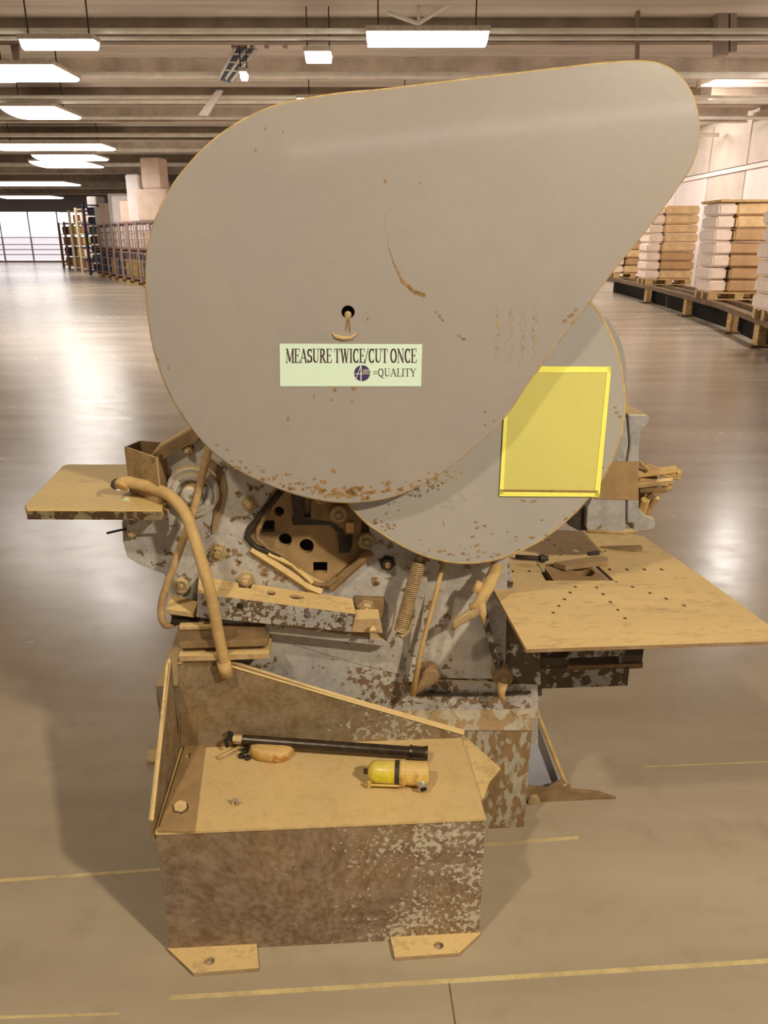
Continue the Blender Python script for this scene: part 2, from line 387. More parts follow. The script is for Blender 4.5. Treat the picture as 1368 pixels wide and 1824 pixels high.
# sagging roof braces near the lamp
pl = WV(12.4)
for k, (a, b, nm) in enumerate([((745, 42), (808, 2), 'right arm of the forked brace above the long lamp'), ((745, 42), (690, 22), 'left arm of the forked brace above the long lamp'), ((746, 44), (746, -10), 'upright rod of the forked brace above the long lamp')]):
    rod('brace_rod', [pl.p3(pl.px(*a)), pl.p3(pl.px(*b))], .028, silver, nm, 'brace')
pl = WV(14.2)
for k, x in enumerate([452, 478, 511]):
    rod('hanger_rod', [pl.p3(pl.px(x, 40)), pl.p3(pl.px(x-3, 86))], .04, duct, ['leftmost', 'middle', 'rightmost'][k] + ' of three short upright hanger rods left of the long lamp', 'rod')
# flat cable duct hanging at an angle, left of centre
pl = WV(14.0)
cd = thing('cable_tray', 'slanting blue-grey cable tray under the roof above the guard', 'cable tray')
bm = plate_bm(pl, quad(pl, [(410, 60), (436, 60), (437, 84), (412, 84)]), th=.25)
link('drop', bm, duct, cd)
bm = plate_bm(pl, quad(pl, [(420, 86), (458, 86), (412, 146), (390, 142)]), th=.10)
link('channel', bm, plain('blue_grey_tray', srgb(128, 132, 158), .4, .2), cd)
for a, b in (((420, 86), (390, 142)), ((458, 86), (412, 146)), ((440, 88), (402, 142))):
    link('edge_rail', tube_bm([pl.p3(pl.px(*a), .03), pl.p3(pl.px(*b), .03)], .022), silver, cd, smooth=True)
for t in (.2, .45, .7):
    link('rung', tube_bm([pl.p3(pl.px(420-30*t, 86+56*t), .03), pl.p3(pl.px(458-46*t, 86+60*t), .03)], .014), silver, cd, smooth=True)
bm = plate_bm(pl, quad(pl, [(385, 160), (396, 160), (368, 206), (352, 206)]), th=.1)
link('lower_arm', bm, duct, cd)
# upright duct at top right and a hanging assembly at top left
pl = WV(12.6)
dr = thing('down_duct', 'upright grey duct at the top right beside the white wall', 'duct')
link('duct_body', plate_bm(pl, quad(pl, [(1279, -40), (1298, -40), (1298, 98), (1279, 98)]), th=.2), duct, dr, bevel=.01)
link('duct_pipe', plate_bm(pl, quad(pl, [(1301, -40), (1313, -40), (1313, 92), (1301, 92)]), th=.12), duct, dr, bevel=.01)
link('collar', plate_bm(pl, quad(pl, [(1274, 60), (1318, 60), (1318, 68), (1274, 68)]), th=.25, off=.03), beamd, dr)
rod('drop_pipe', [pl.p3(pl.px(1136, 20)), pl.p3(pl.px(1135, 105))], .035, beamd, 'dark upright drop pipe above the right lobe of the guard', 'pipe')
hg = thing('hanging_bracket', 'pale hanging bracket with a small round lamp at the top left corner', 'bracket')
pl = WV(13.0)
link('hanger_strap', plate_bm(pl, quad(pl, [(33, 12), (42, 12), (40, 80), (28, 82)]), th=.05), silver, hg)
link('hanger_strap', plate_bm(pl, quad(pl, [(4, 14), (12, 14), (12, 70), (6, 72)]), th=.05), silver, hg)
link('cross_bar', plate_bm(pl, quad(pl, [(-20, 20), (14, 20), (14, 27), (-20, 27)]), th=.05), silver, hg)
link('lower_strap', plate_bm(pl, quad(pl, [(18, 80), (33, 80), (32, 112), (27, 114), (22, 100)]), th=.05), duct, hg)
link('round_lamp', lathe_bm(pl.p3(pl.px(23, 60), .02), pl.N, [(0, .06), (.03, .06), (.05, .03)], 14), plain('lamp_cream', srgb(240, 220, 160), .4), hg, smooth=True)

tubem = glow('lamp_diffuser', (1.0, .95, .88, 1), 6.0)
tubew = plain('lamp_housing', srgb(206, 192, 176), .5)
def lamp(label, x, y, w, d, z=3.95, power=45):
    t = thing('ceiling_lamp', label, 'lamp', (x, y, z), group='bright lamps under the roof')
    link('housing', box_bm((-w/2, -d/2, .07), (w/2, d/2, .13)), tubew, t, bevel=.01)
    bm = bmesh.new(); n = 8; prof = [(-d/2+.03, .07)] + [(-(d/2-.03)*math.cos(math.pi*k/n), .07-.10*math.sin(math.pi*k/n)) for k in range(1, n)] + [(d/2-.03, .07)]
    A = [bm.verts.new((-w/2+.02, a, b)) for a, b in prof]; B = [bm.verts.new((w/2-.02, a, b)) for a, b in prof]
    for i in range(n): bm.faces.new((A[i], A[i+1], B[i+1], B[i]))
    bm.faces.new(A); bm.faces.new(B[::-1]); bm.faces.new((A[0], B[0], B[-1], A[-1]))
    link('diffuser', bm, tubem, t, smooth=False)
    for s in (-.4, .4): link('hanger', tube_bm([(s*w, 0, .12), (s*w, 0, ROOM_Z-z)], .01, 6), M['dark'], t)
    l = bpy.data.lights.new('lamp_glow', 'AREA'); l.shape = 'RECTANGLE'; l.size = w; l.size_y = max(d, .3); l.energy = power; l.color = (1.0, .93, .88)
    lo_ = bpy.data.objects.new('lamp_glow', l); C.objects.link(lo_); lo_.parent = t; lo_.location = (0, 0, -.05)
    return t
def lamp_px(label, xa, xb, ya, yb, z=3.95):
    pl = WF(z-.0); a = pl.p3(pl.px((xa+xb)/2, yb)); b = pl.p3(pl.px((xa+xb)/2, ya))
    yc = (a.y+b.y)/2; d = min(abs(a.y-b.y), 2.2)
    dep = yc*cp - (z-1.6)*sp
    return lamp(label, ((xa+xb)/2-W/2)/F*dep, yc, (xb-xa)/F*dep, max(.3, d), z)
lamp_px('long bright lamp at the top centre above the machine guard', 652, 868, 66, 88)
lamp_px('short oval bright lamp just left of the long centre lamp', 543, 592, 101, 114)
lamp_px('large bright lamp cut by the left edge of the photo', -60, 122, 124, 150)
lamp_px('second bright lamp down the left row', 28, 124, 196, 216)
lamp_px('wide dim-ended lamp, third down the left row', 0, 195, 261, 270)
lamp_px('narrow bright lamp, fourth down the left row', 72, 182, 280, 288)
lamp_px('bright lamp below it, fifth down the left row', 74, 168, 291, 301)
lamp_px('wide bright lamp, sixth down the left row', -40, 130, 321, 337)
lamp_px('farthest bright lamp, nearest to the end window', 10, 102, 347, 358)
lamp_px('slender bright lamp between roof pipes at the top left', 40, 175, 82, 88)
lamp_px('small round lamp behind the slanting cable tray', 428, 442, 136, 144)
lamp('bright lamp over the aisle outside the frame on the left', -6.6, 13.7, 1.6, .5)
lt = lamp('long bright lamp along the white wall at the top right edge', 6.3, 13.2, .3, 2.6, 4.2, 90); lt.rotation_euler.z = -.3
for nm, y in (('first', 22), ('second', 28), ('third', 34.5)):  # unseen lamps added to brighten the right of the hall
    lamp(nm + ' added lamp over the right side of the hall, hidden behind the guard', 5.0, y, 2.2, .5, 3.95, 90)
for nm, y in (('first', 16), ('second', 24), ('third', 33), ('fourth', 44)):  # unseen lamps added to brighten the ceiling and middle of the hall
    lamp(nm + ' added lamp over the middle of the hall, hidden behind the guard', -.5, y, 2.2, .5, 3.95, 130)
for nm, y in (('nearest', 12.6), ('second', 17.5), ('third', 22.5), ('farthest', 29)):  # lamp boxes added only to brighten the white wall
    t = thing('added_wall_washer', nm + ' small added lamp box under the roof turned towards the white wall', 'lamp', (6.3, y, 4.3), group='added lamp boxes brightening the white wall')
    link('housing', box_bm((-.12, -.5, -.08), (.10, .5, .10)), tubew, t, bevel=.01)
    link('bracket', box_bm((-.03, -.03, .10), (.03, .03, .30)), tubew, t)
    l = bpy.data.lights.new('added_washer_glow', 'AREA'); l.shape = 'RECTANGLE'; l.size = .12; l.size_y = .95; l.energy = 105; l.color = (1.0, .93, .88)
    lo_ = bpy.data.objects.new('added_washer_glow', l); C.objects.link(lo_); lo_.parent = t; lo_.location = (.12, 0, 0); lo_.rotation_euler = (0, R(-62), 0)
# long row of tubes behind the viewer: its soft reflection crosses the guard
gp0 = ORG + V*.22
def mirrored(p): p = Vector(p); return p - V*(2*(p-gp0).dot(V))
ra = mirrored((-3.0, 27.0, 4.2)); rb = mirrored((9.6, 15.2, 4.2)); rm = (ra+rb)/2
tl = lamp('long row of tubes over the hall behind the viewer', rm.x, rm.y, (rb-ra).length, .45, 4.2, 60); tl.rotation_euler.z = math.atan2((rb-ra).y, (rb-ra).x)

# ------------------------------------------------------------------ right: goods on pallets on a low bench
wood = plain('pallet_wood', srgb(200, 166, 112), .75, 0, .22, 8, .3, stretch=(1, 1, 5))
card = plain('carton_brown', srgb(196, 158, 112), .7, 0, .12, 5, .1)
film = plain('white_film_pack', srgb(240, 220, 200), .4, 0, .08, 9, .2)
tanp = plain('tan_pack', srgb(222, 188, 138), .6, 0, .12, 7, .2)
line = [Vector((4.75, 9.0)), Vector((5.5, 11.2)), Vector((6.25, 15.0)), Vector((6.75, 20.0)), Vector((7.1, 26.0))]
def along(t):
    t = max(0, min(len(line)-1.001, t)); i = int(t); return line[i].lerp(line[i+1], t-i)
bench = thing('low_bench', 'low timber bench on stubby legs carrying the pallets at the right', 'bench')
bz = .47
benchm = plain('bench_timber', srgb(112, 88, 60), .8, 0, .25, 6, .2)
shadem = plain('under_bench_shade', srgb(44, 38, 30), .9)  # dark boards painted as the shade under the bench
for a, b in zip(line, line[1:]):
    n = Vector(((b-a).y, -(b-a).x)).normalized()*.30
    quadplate0 = [(a.x+n.x, a.y+n.y, .0), (b.x+n.x, b.y+n.y, .0), (b.x+n.x, b.y+n.y, .37), (a.x+n.x, a.y+n.y, .37)]
    bm = bmesh.new(); vs0 = [bm.verts.new(p) for p in quadplate0]; bm.faces.new(vs0); bmesh.ops.solidify(bm, geom=bm.faces[:], thickness=.03)
    link('shade_board', bm, shadem, bench)
for i in range(len(line)-1):
    a, b = line[i], line[i+1]; t = (b-a).normalized(); n = Vector((t.y, -t.x))
    for j in range(3):
        off = .0+j*.42
        bm = bmesh.new(); q = [a+n*off, b+n*off, b+n*(off+.16), a+n*(off+.16)]
        vs0 = [bm.verts.new((p.x, p.y, bz-.09)) for p in q]; vs1 = [bm.verts.new((p.x, p.y, bz)) for p in q]
        bm.faces.new(vs1); bm.faces.new(vs0[::-1])
        for k in range(4): bm.faces.new((vs0[k], vs0[(k+1) % 4], vs1[(k+1) % 4], vs1[k]))
        link('plank', bm, benchm, bench)
for tt in (.15, .8, 1.3, 1.8, 2.5, 3.2):
    p = along(tt)
    for dx in (.08, .8):
        link('leg', box_bm((p.x+dx, p.y-.09, 0), (p.x+dx+.14, p.y+.09, bz-.09)), tanp if tt in (1.25, 1.95) else wood, bench, bevel=.01)
    link('foot', box_bm((p.x-.02, p.y-.14, 0), (p.x+.26, p.y+.14, .04)), benchm, bench)
def pallet(name, label, cx, cy, rz, z, parent_group='wooden pallets on the low bench', w=1.15, d=.9):
    t = thing(name, label, 'pallet', (cx, cy, z), (0, 0, rz), parent_group)
    for k in range(3):
        for j in range(3):
            link('block', box_bm((-w/2+k*(w-.16)/2, -d/2+j*(d-.12)/2, .02), (-w/2+k*(w-.16)/2+.16, -d/2+j*(d-.12)/2+.12, .12)), wood, t)
    for j in range(3): link('runner', box_bm((-w/2, -d/2+j*(d-.12)/2, 0), (w/2, -d/2+j*(d-.12)/2+.12, .02)), wood, t)
    for j in range(5): link('deck_board', box_bm((-w/2, -d/2+j*(d-.12)/4, .12), (w/2, -d/2+j*(d-.12)/4+.12, .145)), wood, t)
    return t
def pack_bm(w, d, h, s):
    bm = box_bm((-w/2, -d/2, 0), (w/2, d/2, h)); bmesh.ops.bevel(bm, geom=bm.edges[:], offset=min(.035, h*.22), segments=2, affect='EDGES')
    return bm
def goods(tt, off, where, layers, seed, h=.225):
    rnd = random.Random(seed); p = along(tt); q = along(tt+.05); t = (q-p).normalized(); rz = math.atan2(t.y, t.x) - math.pi/2
    n = Vector((t.y, -t.x)); c = p + n*off
    rz2 = rz*0.55
    pallet('pallet', 'wooden pallet under the stack %s' % where, c.x, c.y, rz2, bz)
    meshes = {}
    for L in range(layers):
        z = bz+.145+L*h
        for (u0, u1, mm, w_) in ((-.62, -.28, film, 'white wrapped'), (-.27, .60, card if rnd.random() < .6 else tanp, 'brown flat')):
            key = (w_,)
            uu = (u0+u1)/2 + rnd.uniform(-.025, .025)
            vx = math.cos(rz2)*uu; vy = math.sin(rz2)*uu
            mm = mm if w_[0] == 'w' else rnd.choice([card, tanp, card])
            dd = .86+rnd.uniform(-.04, .04)
            o = link('flat_pack', pack_bm(u1-u0, dd, h-.012, 1), mm, bevel=0)
            o.location = (c.x+vx, c.y+vy, z); o.rotation_euler = (0, 0, rz2+rnd.uniform(-.03, .03))
            tag(o, '%s pack, %s layer of stack %s' % (w_, ORD[L], where), 'pack', 'packs in the stack '+where)
def where_t(px):
    # parameter on the bench line that projects to a picture column
    best = min((abs((along(i/200).x+.6)/(along(i/200).y*cp+.35)*F+W/2-px), i/200) for i in range(0, 800)); return best[1]
goods(where_t(1180), .62, 'next to the guard', 8, 1, .225)
goods(where_t(1298), .62, 'at the middle of the bench', 7, 2, .235)
goods(where_t(1432), .55, 'cut by the right edge of the photo', 6, 3, .235)
goods(where_t(1120), .6, 'half hidden behind the guard', 7, 4, .225)
tag(link('board', box_bm((-.6, -.5, 0), (.62, .5, .05)), wood, loc=(along(where_t(1298)).x+.6, along(where_t(1298)).y, bz+.145+7*.235), bevel=.008), 'thin brown board lying on top of the middle bench stack', 'board')

# ------------------------------------------------------------------ left: cages and racks of goods
wirem = plain('cage_wire', srgb(168, 146, 140), .5, .3)
navy = plain('dark_goods', srgb(52, 58, 84), .6, 0, .3, 6)
whiteb = plain('white_box', srgb(246, 236, 230), .5, 0, .04, 3)
pinkb = plain('pale_carton', srgb(232, 206, 186), .5, 0, .08, 3)
olive = plain('olive_goods', srgb(178, 150, 74), .6, 0, .2, 6)
teal = plain('teal_goods', srgb(66, 98, 110), .5, 0, .3, 6)
brownb = plain('brown_goods', srgb(150, 106, 80), .6, 0, .2, 6)
LP0 = Vector((-8.0, 27.8)); LP1 = Vector((-17.6, 46.0)); LD = (LP1-LP0).normalized(); LROT = math.atan2(LD.y, LD.x)
def lpos(s, off=0): q = LP0 + LD*s + Vector((LD.y, -LD.x))*off; return q
def cage(s, z, label, w=1.2, d=1.0, h=1.0, bars=5, rails=4, col=None, off=.5, rot=None):
    q = lpos(s, off); t = thing('wire_cage', label, 'cage', (q.x, q.y, z), (0, 0, -.18 if rot is None else rot), 'wire cages at the left of the hall')
    for sx in (-1, 1):
        for sy in (-1, 1): link('post', box_bm((sx*w/2-.03, sy*d/2-.03, 0), (sx*w/2+.03, sy*d/2+.03, h)), col or wirem, t)
    for (nx, y) in ((0, -d/2), (0, d/2)):
        for k in range(1, bars): link('wire', box_bm((-w/2+k*w/bars-.012, y-.012, .1), (-w/2+k*w/bars+.012, y+.012, h)), col or wirem, t)
        for k in range(rails): link('rail', box_bm((-w/2, y-.015, .1+k*(h-.12)/(rails-1)), (w/2, y+.015, .13+k*(h-.12)/(rails-1))), col or wirem, t)
    for x in (-w/2, w/2):
        for k in range(rails): link('side_rail', box_bm((x-.015, -d/2, .1+k*(h-.12)/(rails-1)), (x+.015, d/2, .13+k*(h-.12)/(rails-1))), col or wirem, t)
    link('floor_tray', box_bm((-w/2, -d/2, .06), (w/2, d/2, .1)), brownb, t)
    for sx in (-1, 1): link('skid', box_bm((sx*w/2-.06, -d/2, 0), (sx*w/2+.06, d/2, .06)), brownb, t)
    return t
def crate(s, z, w, d, h, mat, label, name='carton', cat='box', off=.5, dx=0, dy=0, rot=-.18):
    q = lpos(s, off); o = link(name, pack_bm(w, d, h, 0), mat); o.location = (q.x+dx, q.y+dy, z); o.rotation_euler = (0, 0, rot)
    return tag(o, label, cat)
cols = [('nearest', .3), ('second', 1.9), ('third', 3.5), ('fourth', 5.1), ('fifth', 6.7), ('sixth', 8.3), ('seventh', 9.9)]
goodsm = [teal, olive, olive, navy, olive, navy, teal]; g2 = [navy, brownb, navy, brownb, navy, olive, brownb]
whats = [('teal', 'navy'), ('olive', 'brown'), ('olive', 'dark'), ('dark', 'brown'), ('olive', 'dark'), ('dark', 'olive'), ('teal', 'brown')]
tops = [None, None, (1.1, .75, pinkb, 'wide pinkish carton'), (1.1, 1.0, whiteb, 'big white box'), (.8, 1.15, whiteb, 'squarish white box'), (1.1, .85, pinkb, 'pale pink carton'), (1.0, .75, whiteb, 'flat white box')]
for k, (nm, s) in enumerate(cols):
    q = lpos(s, .5)
    pallet('pallet', 'pallet under the %s cage stack by the guard on the left' % nm, q.x, q.y, -.18, 0, 'pallets under the cages')
    cage(s, .15, 'lower wire cage of the %s cage stack by the guard' % nm)
    crate(s, .27, .5, .8, .62, goodsm[k], '%s bundle in the left half of the %s lower cage' % (whats[k][0], nm), 'bundle', 'bundle', dx=-.28)
    crate(s, .27, .5, .8, .72, g2[k], '%s bundle in the right half of the %s lower cage' % (whats[k][1], nm), 'bundle', 'bundle', dx=.28)
    cage(s, 1.17, 'upper wire cage of the %s cage stack by the guard' % nm)
    crate(s, 1.28, 1.0, .8, .80 if k else .6, [pinkb, whiteb][k % 2], 'pale carton in the %s upper cage' % nm)
    if tops[k]: crate(s, 2.18, tops[k][0], .8, tops[k][1], tops[k][2], '%s on the %s cage stack' % (tops[k][3], nm))
crate(.3, 2.18, 1.1, .8, 1.0, pinkb, 'tall pinkish carton on top of the nearest cage stack')
crate(.3, 3.19, .7, .6, .95, pinkb, 'highest pale box of the left row under the roof')
crate(1.9, 2.18, .5, .7, 1.55, whiteb, 'tall narrow white box on the second cage stack', dx=-.3)
crate(1.9, 2.18, .5, .7, 1.35, whiteb, 'white box beside the tall narrow one on the second cage stack', dx=.32)
def rack(s, h, label, mat, shelves, w=1.3, d=1.2, gm=()):
    q = lpos(s, .6); t = thing('storage_rack', label, 'rack', (q.x, q.y, 0), (0, 0, -.3), 'racks at the left of the hall')
    for sx in (-1, 1):
        for sy in (-1, 1): link('upright', box_bm((sx*w/2-.05, sy*d/2-.05, 0), (sx*w/2+.05, sy*d/2+.05, h)), mat, t)
    for k in range(shelves): link('shelf', box_bm((-w/2, -d/2, .15+k*(h-.25)/(shelves-1)), (w/2, d/2, .2+k*(h-.25)/(shelves-1))), mat, t)
    st = (h-.25)/(shelves-1)
    for k in range(shelves-1):
        o = link('stored_box', pack_bm(w-.2, d-.2, st*.72, 0), gm[k % len(gm)]); o.location = (q.x, q.y, .2+k*st); o.rotation_euler = (0, 0, -.3)
        tag(o, 'box on the %s shelf, %s' % (ORD[k], label), 'box', 'boxes on the '+label)
bluer = plain('blue_rack', srgb(70, 74, 104), .5, 0, .1); cream = plain('cream_rack', srgb(206, 188, 160), .5, 0, .1)
rack(12.0, 3.15, 'dark blue storage rack beyond the cages', bluer, 8, gm=(navy, teal, navy))
rack(14.6, 3.05, 'cream storage rack beyond the dark blue one', cream, 6, gm=(brownb, pinkb, olive))
rack(17.2, 3.0, 'cream storage rack with brown boxes farther down', cream, 6, gm=(brownb, olive))
rack(19.8, 2.5, 'farthest storage rack beside the end window', brownb, 5, gm=(olive, navy, brownb))
rack(22.4, 2.5, 'last low rack in front of the end window', brownb, 5, gm=(brownb, navy))
crate(13.2, 0.0, .5, .8, 3.5, whiteb, 'upright white box standing beyond the dark blue rack')

# ------------------------------------------------------------------ the machine
mach = thing('metalworking_machine', 'big grey ironworking machine with a teardrop guard, dusty and flaking, standing on the floor', 'machine', ORG, (0, 0, YAW))
G, D, MP, TW, LB = .22, .27, .38, .30, .36     # depths of guard, disc cover, side plate, tray wall, lower body

# --- large teardrop guard
GP = VP(G)
guard_px = [(520, 182), (600, 168), (684, 160), (800, 146), (900, 134), (1000, 122), (1080, 113), (1140, 110), (1172, 114), (1200, 127), (1222, 150),
            (1236, 178), (1244, 215), (1242, 262), (1228, 300), (1205, 335), (1180, 370), (1150, 410), (1120, 447), (1090, 484), (1050, 537), (1010, 588),
            (970, 640), (935, 690), (897, 744), (860, 781), (820, 816), (780, 845), (740, 868), (700, 884), (650, 893), (600, 894), (550, 886), (500, 871),
            (450, 850), (410, 827), (372, 797), (340, 759), (315, 722), (294, 680), (277, 630), (267, 580), (262, 520), (262, 460), (272, 410), (287, 370),
            (310, 328), (340, 290), (375, 255), (420, 222), (470, 197)]
g2d = [tuple(p) for p in catmull([GP.px(*p) for p in guard_px], 4)]
link('guard_cover', plate_bm(GP, g2d, [circ(GP, 620, 556, 12)], .045), M['guard'], mach)
link('guard_rim', loop_tube([GP.p3(p, -.004) for p in g2d], .0036), M['rim'], mach, smooth=True)
# shaft in the hole, weld, marks
c = GP.p3(GP.px(620, 560), -.03)
link('hub_backing', lathe_bm(c, (0, 1, 0), [(0, .03), (.02, .03)]), M['black'], mach)
link('hub_shaft', lathe_bm(GP.p3(GP.px(620, 562), -.03), GP.N, [(0, .008), (.02, .008), (.022, .005)]), M['bolt'], mach, smooth=True)
link('weld_bead', tube_bm([GP.p3(GP.px(*p), .001) for p in [(592, 594), (598, 600), (612, 603), (625, 602), (636, 594)]], [.0015, .0042, .0045, .0038, .0015], 8), M['dust'], mach, smooth=True)
bm = bmesh.new()
for p, q in (((619, 570), (616, 588)), ((621, 570), (623, 590))):
    for t in range(7):
        t /= 6; blob(bm, GP, p[0]+(q[0]-p[0])*t, p[1]+(q[1]-p[1])*t, 3.4-2*t, 3.2, .0008)
for t in range(40):      # curved flaked scratch
    t /= 39; pts = [(688, 382), (686, 405), (692, 440), (702, 470), (716, 500), (738, 520), (756, 525)]
    i = min(int(t*6), 5); u = t*6-i; x = pts[i][0]*(1-u)+pts[i+1][0]*u; y = pts[i][1]*(1-u)+pts[i+1][1]*u
    w = .8 + 2.6*min(1, max(0, (t-.25)*2)); blob(bm, GP, x, y, w, w*1.5, .0006)
for x, y, a, b_, r in [(777, 556, 3, 3, 0), (783, 563, 4, 3, -.8), (788, 570, 4, 2, -.8), (818, 598, 5, 3, -.6), (826, 604, 6, 3, -.3), (686, 322, 3, 5, 0), (455, 267, 2, 4, 0), (473, 229, 2, 4, 0), (505, 235, 2, 2, 0),
                       (1018, 562, 9, 5, .3), (1006, 571, 6, 4, .6), (1026, 552, 4, 3, 0), (1022, 573, 3, 6, -.8), (596, 694, 5, 4, 0), (630, 693, 6, 4, 0), (560, 706, 2, 4, 0), (628, 716, 5, 3, 0), (590, 712, 3, 3, 0), (748, 325, 2, 2, 0),
                       (864, 734, 3, 3, 0), (880, 750, 3, 3, 0), (864, 757, 2, 3, 0), (655, 568, 2, 3, 0), (513, 745, 2, 6, 0), (560, 853, 5, 3, 0), (300, 655, 2, 4, 0), (282, 640, 2, 3, 0), (325, 737, 2, 4, .5)]:
    blob(bm, GP, x, y, a, b_, .0006, rot=r)
rr = random.Random(3)
for k in range(150):     # flaked patches along the lower rim
    t = rr.random(); x = 385+t*440; edge = 894 - ((x-640)/260)**2*70 if x > 640 else 894-((x-640)/260)**2*72
    y = edge - 6 - abs(rr.gauss(0, 14)); s = rr.uniform(1, 5)*(1.5 if 560 < x < 720 else .8)
    blob(bm, GP, x, y, s*1.3, s*.8, .0006, rot=rr.uniform(-.6, .6))
link('flaked_paint', bm, M['scratch'], mach, kind='stuff')
bm = bmesh.new()
for k, x in enumerate([889, 911, 932, 954]):
    for j in range(26):
        y = 548+j*3.8+rr.uniform(-2, 2)
        if rr.random() < .7: blob(bm, GP, x-j*.13+rr.uniform(-4, 4), y, rr.uniform(1, 4.5 if k % 3 == 0 else 3), rr.uniform(2, 4), .0005)
link('glue_residue', bm, M['residue'], mach, kind='stuff')

# --- sticker with lettering
st = plate('sticker', GP, [(498, 612), (752, 613), (750, 688), (499, 688)], M['sticker'], mach, th=.0008, off=.0012)
arc = lambda cx, cy, rx, ry, a0, a1, n=12: [(cx+rx*math.cos(R(a0+(a1-a0)*k/n)), cy+ry*math.sin(R(a0+(a1-a0)*k/n))) for k in range(n+1)]
T, t_ = 'T', 't'     # thick / thin strokes; glyph box width w, height 1
def serif(x, y, w=.16): return ('s', [(x-w, y), (x+w, y)])
GLY = {
 'M': (1.0, [(t_, [(.14, 0), (.16, 1)]), (T, [(.18, 1), (.5, .08)]), (t_, [(.5, .08), (.84, 1)]), (T, [(.86, 1), (.86, 0)]), serif(.12, 0, .12), serif(.86, 0), serif(.13, 1, .11), serif(.87, 1, .11)]),
 'E': (.72, [(T, [(.2, 0), (.2, 1)]), (t_, [(.05, 1), (.66, 1), (.66, .8)]), (t_, [(.2, .52), (.52, .52)]), (t_, [(.52, .62), (.52, .42)]), (t_, [(.05, 0), (.66, 0), (.7, .22)])]),
 'A': (.86, [(t_, [(.1, 0), (.42, 1)]), (T, [(.42, 1), (.74, 0)]), (t_, [(.22, .34), (.62, .34)]), serif(.1, 0, .11), serif(.76, 0, .13)]),
 'S': (.62, [(T, arc(.3, .74, .2, .24, 30, 200, 10)+arc(.32, .26, .2, .24, 120, -30, 10)+arc(.3, .27, .22, .25, -30, -150, 8)), (t_, [(.52, .98), (.52, .74)]), (t_, [(.08, .02), (.08, .28)])]),
 'U': (.84, [(T, [(.2, 1), (.2, .3)]+arc(.44, .3, .24, .28, 180, 270, 8)), (t_, arc(.44, .3, .24, .28, 270, 360, 8)+[(.68, 1)]), serif(.2, 1), serif(.68, 1, .12)]),
 'R': (.8, [(T, [(.2, 0), (.2, 1)]), (t_, [(.05, 1), (.35, 1)]), (T, arc(.36, .75, .22, .25, 88, -88, 12)), (t_, [(.2, .5), (.36, .5)]), (T, [(.38, .5), (.7, 0)]), serif(.2, 0), serif(.76, 0, .08)]),
 'T': (.76, [(T, [(.38, 0), (.38, 1)]), (t_, [(.05, .78), (.05, 1), (.71, 1), (.71, .78)]), serif(.38, 0)]),
 'W': (1.08, [(T, [(.14, 1), (.34, 0)]), (t_, [(.34, 0), (.56, 1)]), (T, [(.54, 1), (.74, 0)]), (t_, [(.74, 0), (.96, 1)]), serif(.14, 1, .13), serif(.54, 1, .13), serif(.96, 1, .1)]),
 'I': (.4, [(T, [(.2, 0), (.2, 1)]), serif(.2, 0), serif(.2, 1)]),
 'C': (.76, [(T, arc(.42, .5, .3, .5, 50, 310, 18)), (t_, [(.64, .98), (.64, .7)]), (t_, [(.64, .04), (.64, .28)])]),
 'O': (.84, [(T, arc(.42, .5, .31, .5, 0, 360, 22))]),
 'Q': (.86, [(T, arc(.42, .5, .31, .5, 0, 360, 22)), (T, [(.45, .05), (.6, -.2), (.84, -.22)])]),
 'N': (.88, [(t_, [(.16, 0), (.16, 1)]), (T, [(.16, 1), (.72, .02)]), (t_, [(.72, 0), (.72, 1)]), serif(.16, 0, .12), serif(.12, 1, .1), serif(.72, 1, .12)]),
 'L': (.68, [(T, [(.2, 0), (.2, 1)]), (t_, [(.05, 0), (.62, 0), (.66, .24)]), serif(.2, 1)]),
 'Y': (.8, [(T, [(.12, 1), (.4, .48)]), (t_, [(.4, .48), (.7, 1)]), (T, [(.4, .48), (.4, 0)]), serif(.4, 0), serif(.12, 1, .12), serif(.7, 1, .1)]),
 '/': (.4, [(t_, [(-.02, -.08), (.4, 1.06)])]),
 '=': (.66, [(t_, [(.06, .6), (.6, .6)]), (t_, [(.06, .62), (.6, .62)]), (t_, [(.06, .34), (.6, .34)]), (t_, [(.06, .32), (.6, .32)])]),
 ' ': (.26, []),
}
def hull(ps):
    ps = sorted(set(ps)); 
    def half(it):
        h = []
        for p in it:
            while len(h) >= 2 and (h[-1][0]-h[-2][0])*(p[1]-h[-2][1])-(h[-1][1]-h[-2][1])*(p[0]-h[-2][0]) <= 0: h.pop()
            h.append(p)
        return h
    a = half(ps); b = half(reversed(ps)); return a[:-1]+b[:-1]
def letters(name, text, pl, x0, x1, ytop, ybot, mat, parent, off, weight=1.0):
    total = sum(GLY[ch][0] for ch in text); bm = bmesh.new(); cur = 0
    for ch in text:
        w, strokes = GLY[ch]
        for kind, pts in strokes:
            hw, hh = {'T': (.075*weight, .028), 't': (.026*weight, .028), 's': (.02, .026)}[kind]
            for a, b in zip(pts, pts[1:]):
                hp = hull([(round(p[0]+sx*hw, 5), round(p[1]+sy*hh, 5)) for p in (a, b) for sx in (-1, 1) for sy in (-1, 1)])
                vs = []
                for q in hp:
                    px = x0+(cur+q[0])/total*(x1-x0); py = ybot+(ytop-ybot)*q[1]
                    vs.append(bm.verts.new(pl.p3(pl.px(px, py), off)))
                if len(vs) > 2: bm.faces.new(vs)
        cur += w
    return link(name, bm, mat, parent)
letters('lettering', 'MEASURE TWICE/CUT ONCE', GP, 509, 742, 621.5, 645.5, M['ink'], st, .0016, 1.15)
letters('lettering', '=QUALITY', GP, 664, 741, 656.5, 670, M['ink'], st, .0016, .8)
bm = plate_bm(GP, circ(GP, 645, 664.5, 14.2, 28), th=.0001, off=.0016); link('round_emblem', bm, M['purple'], st)
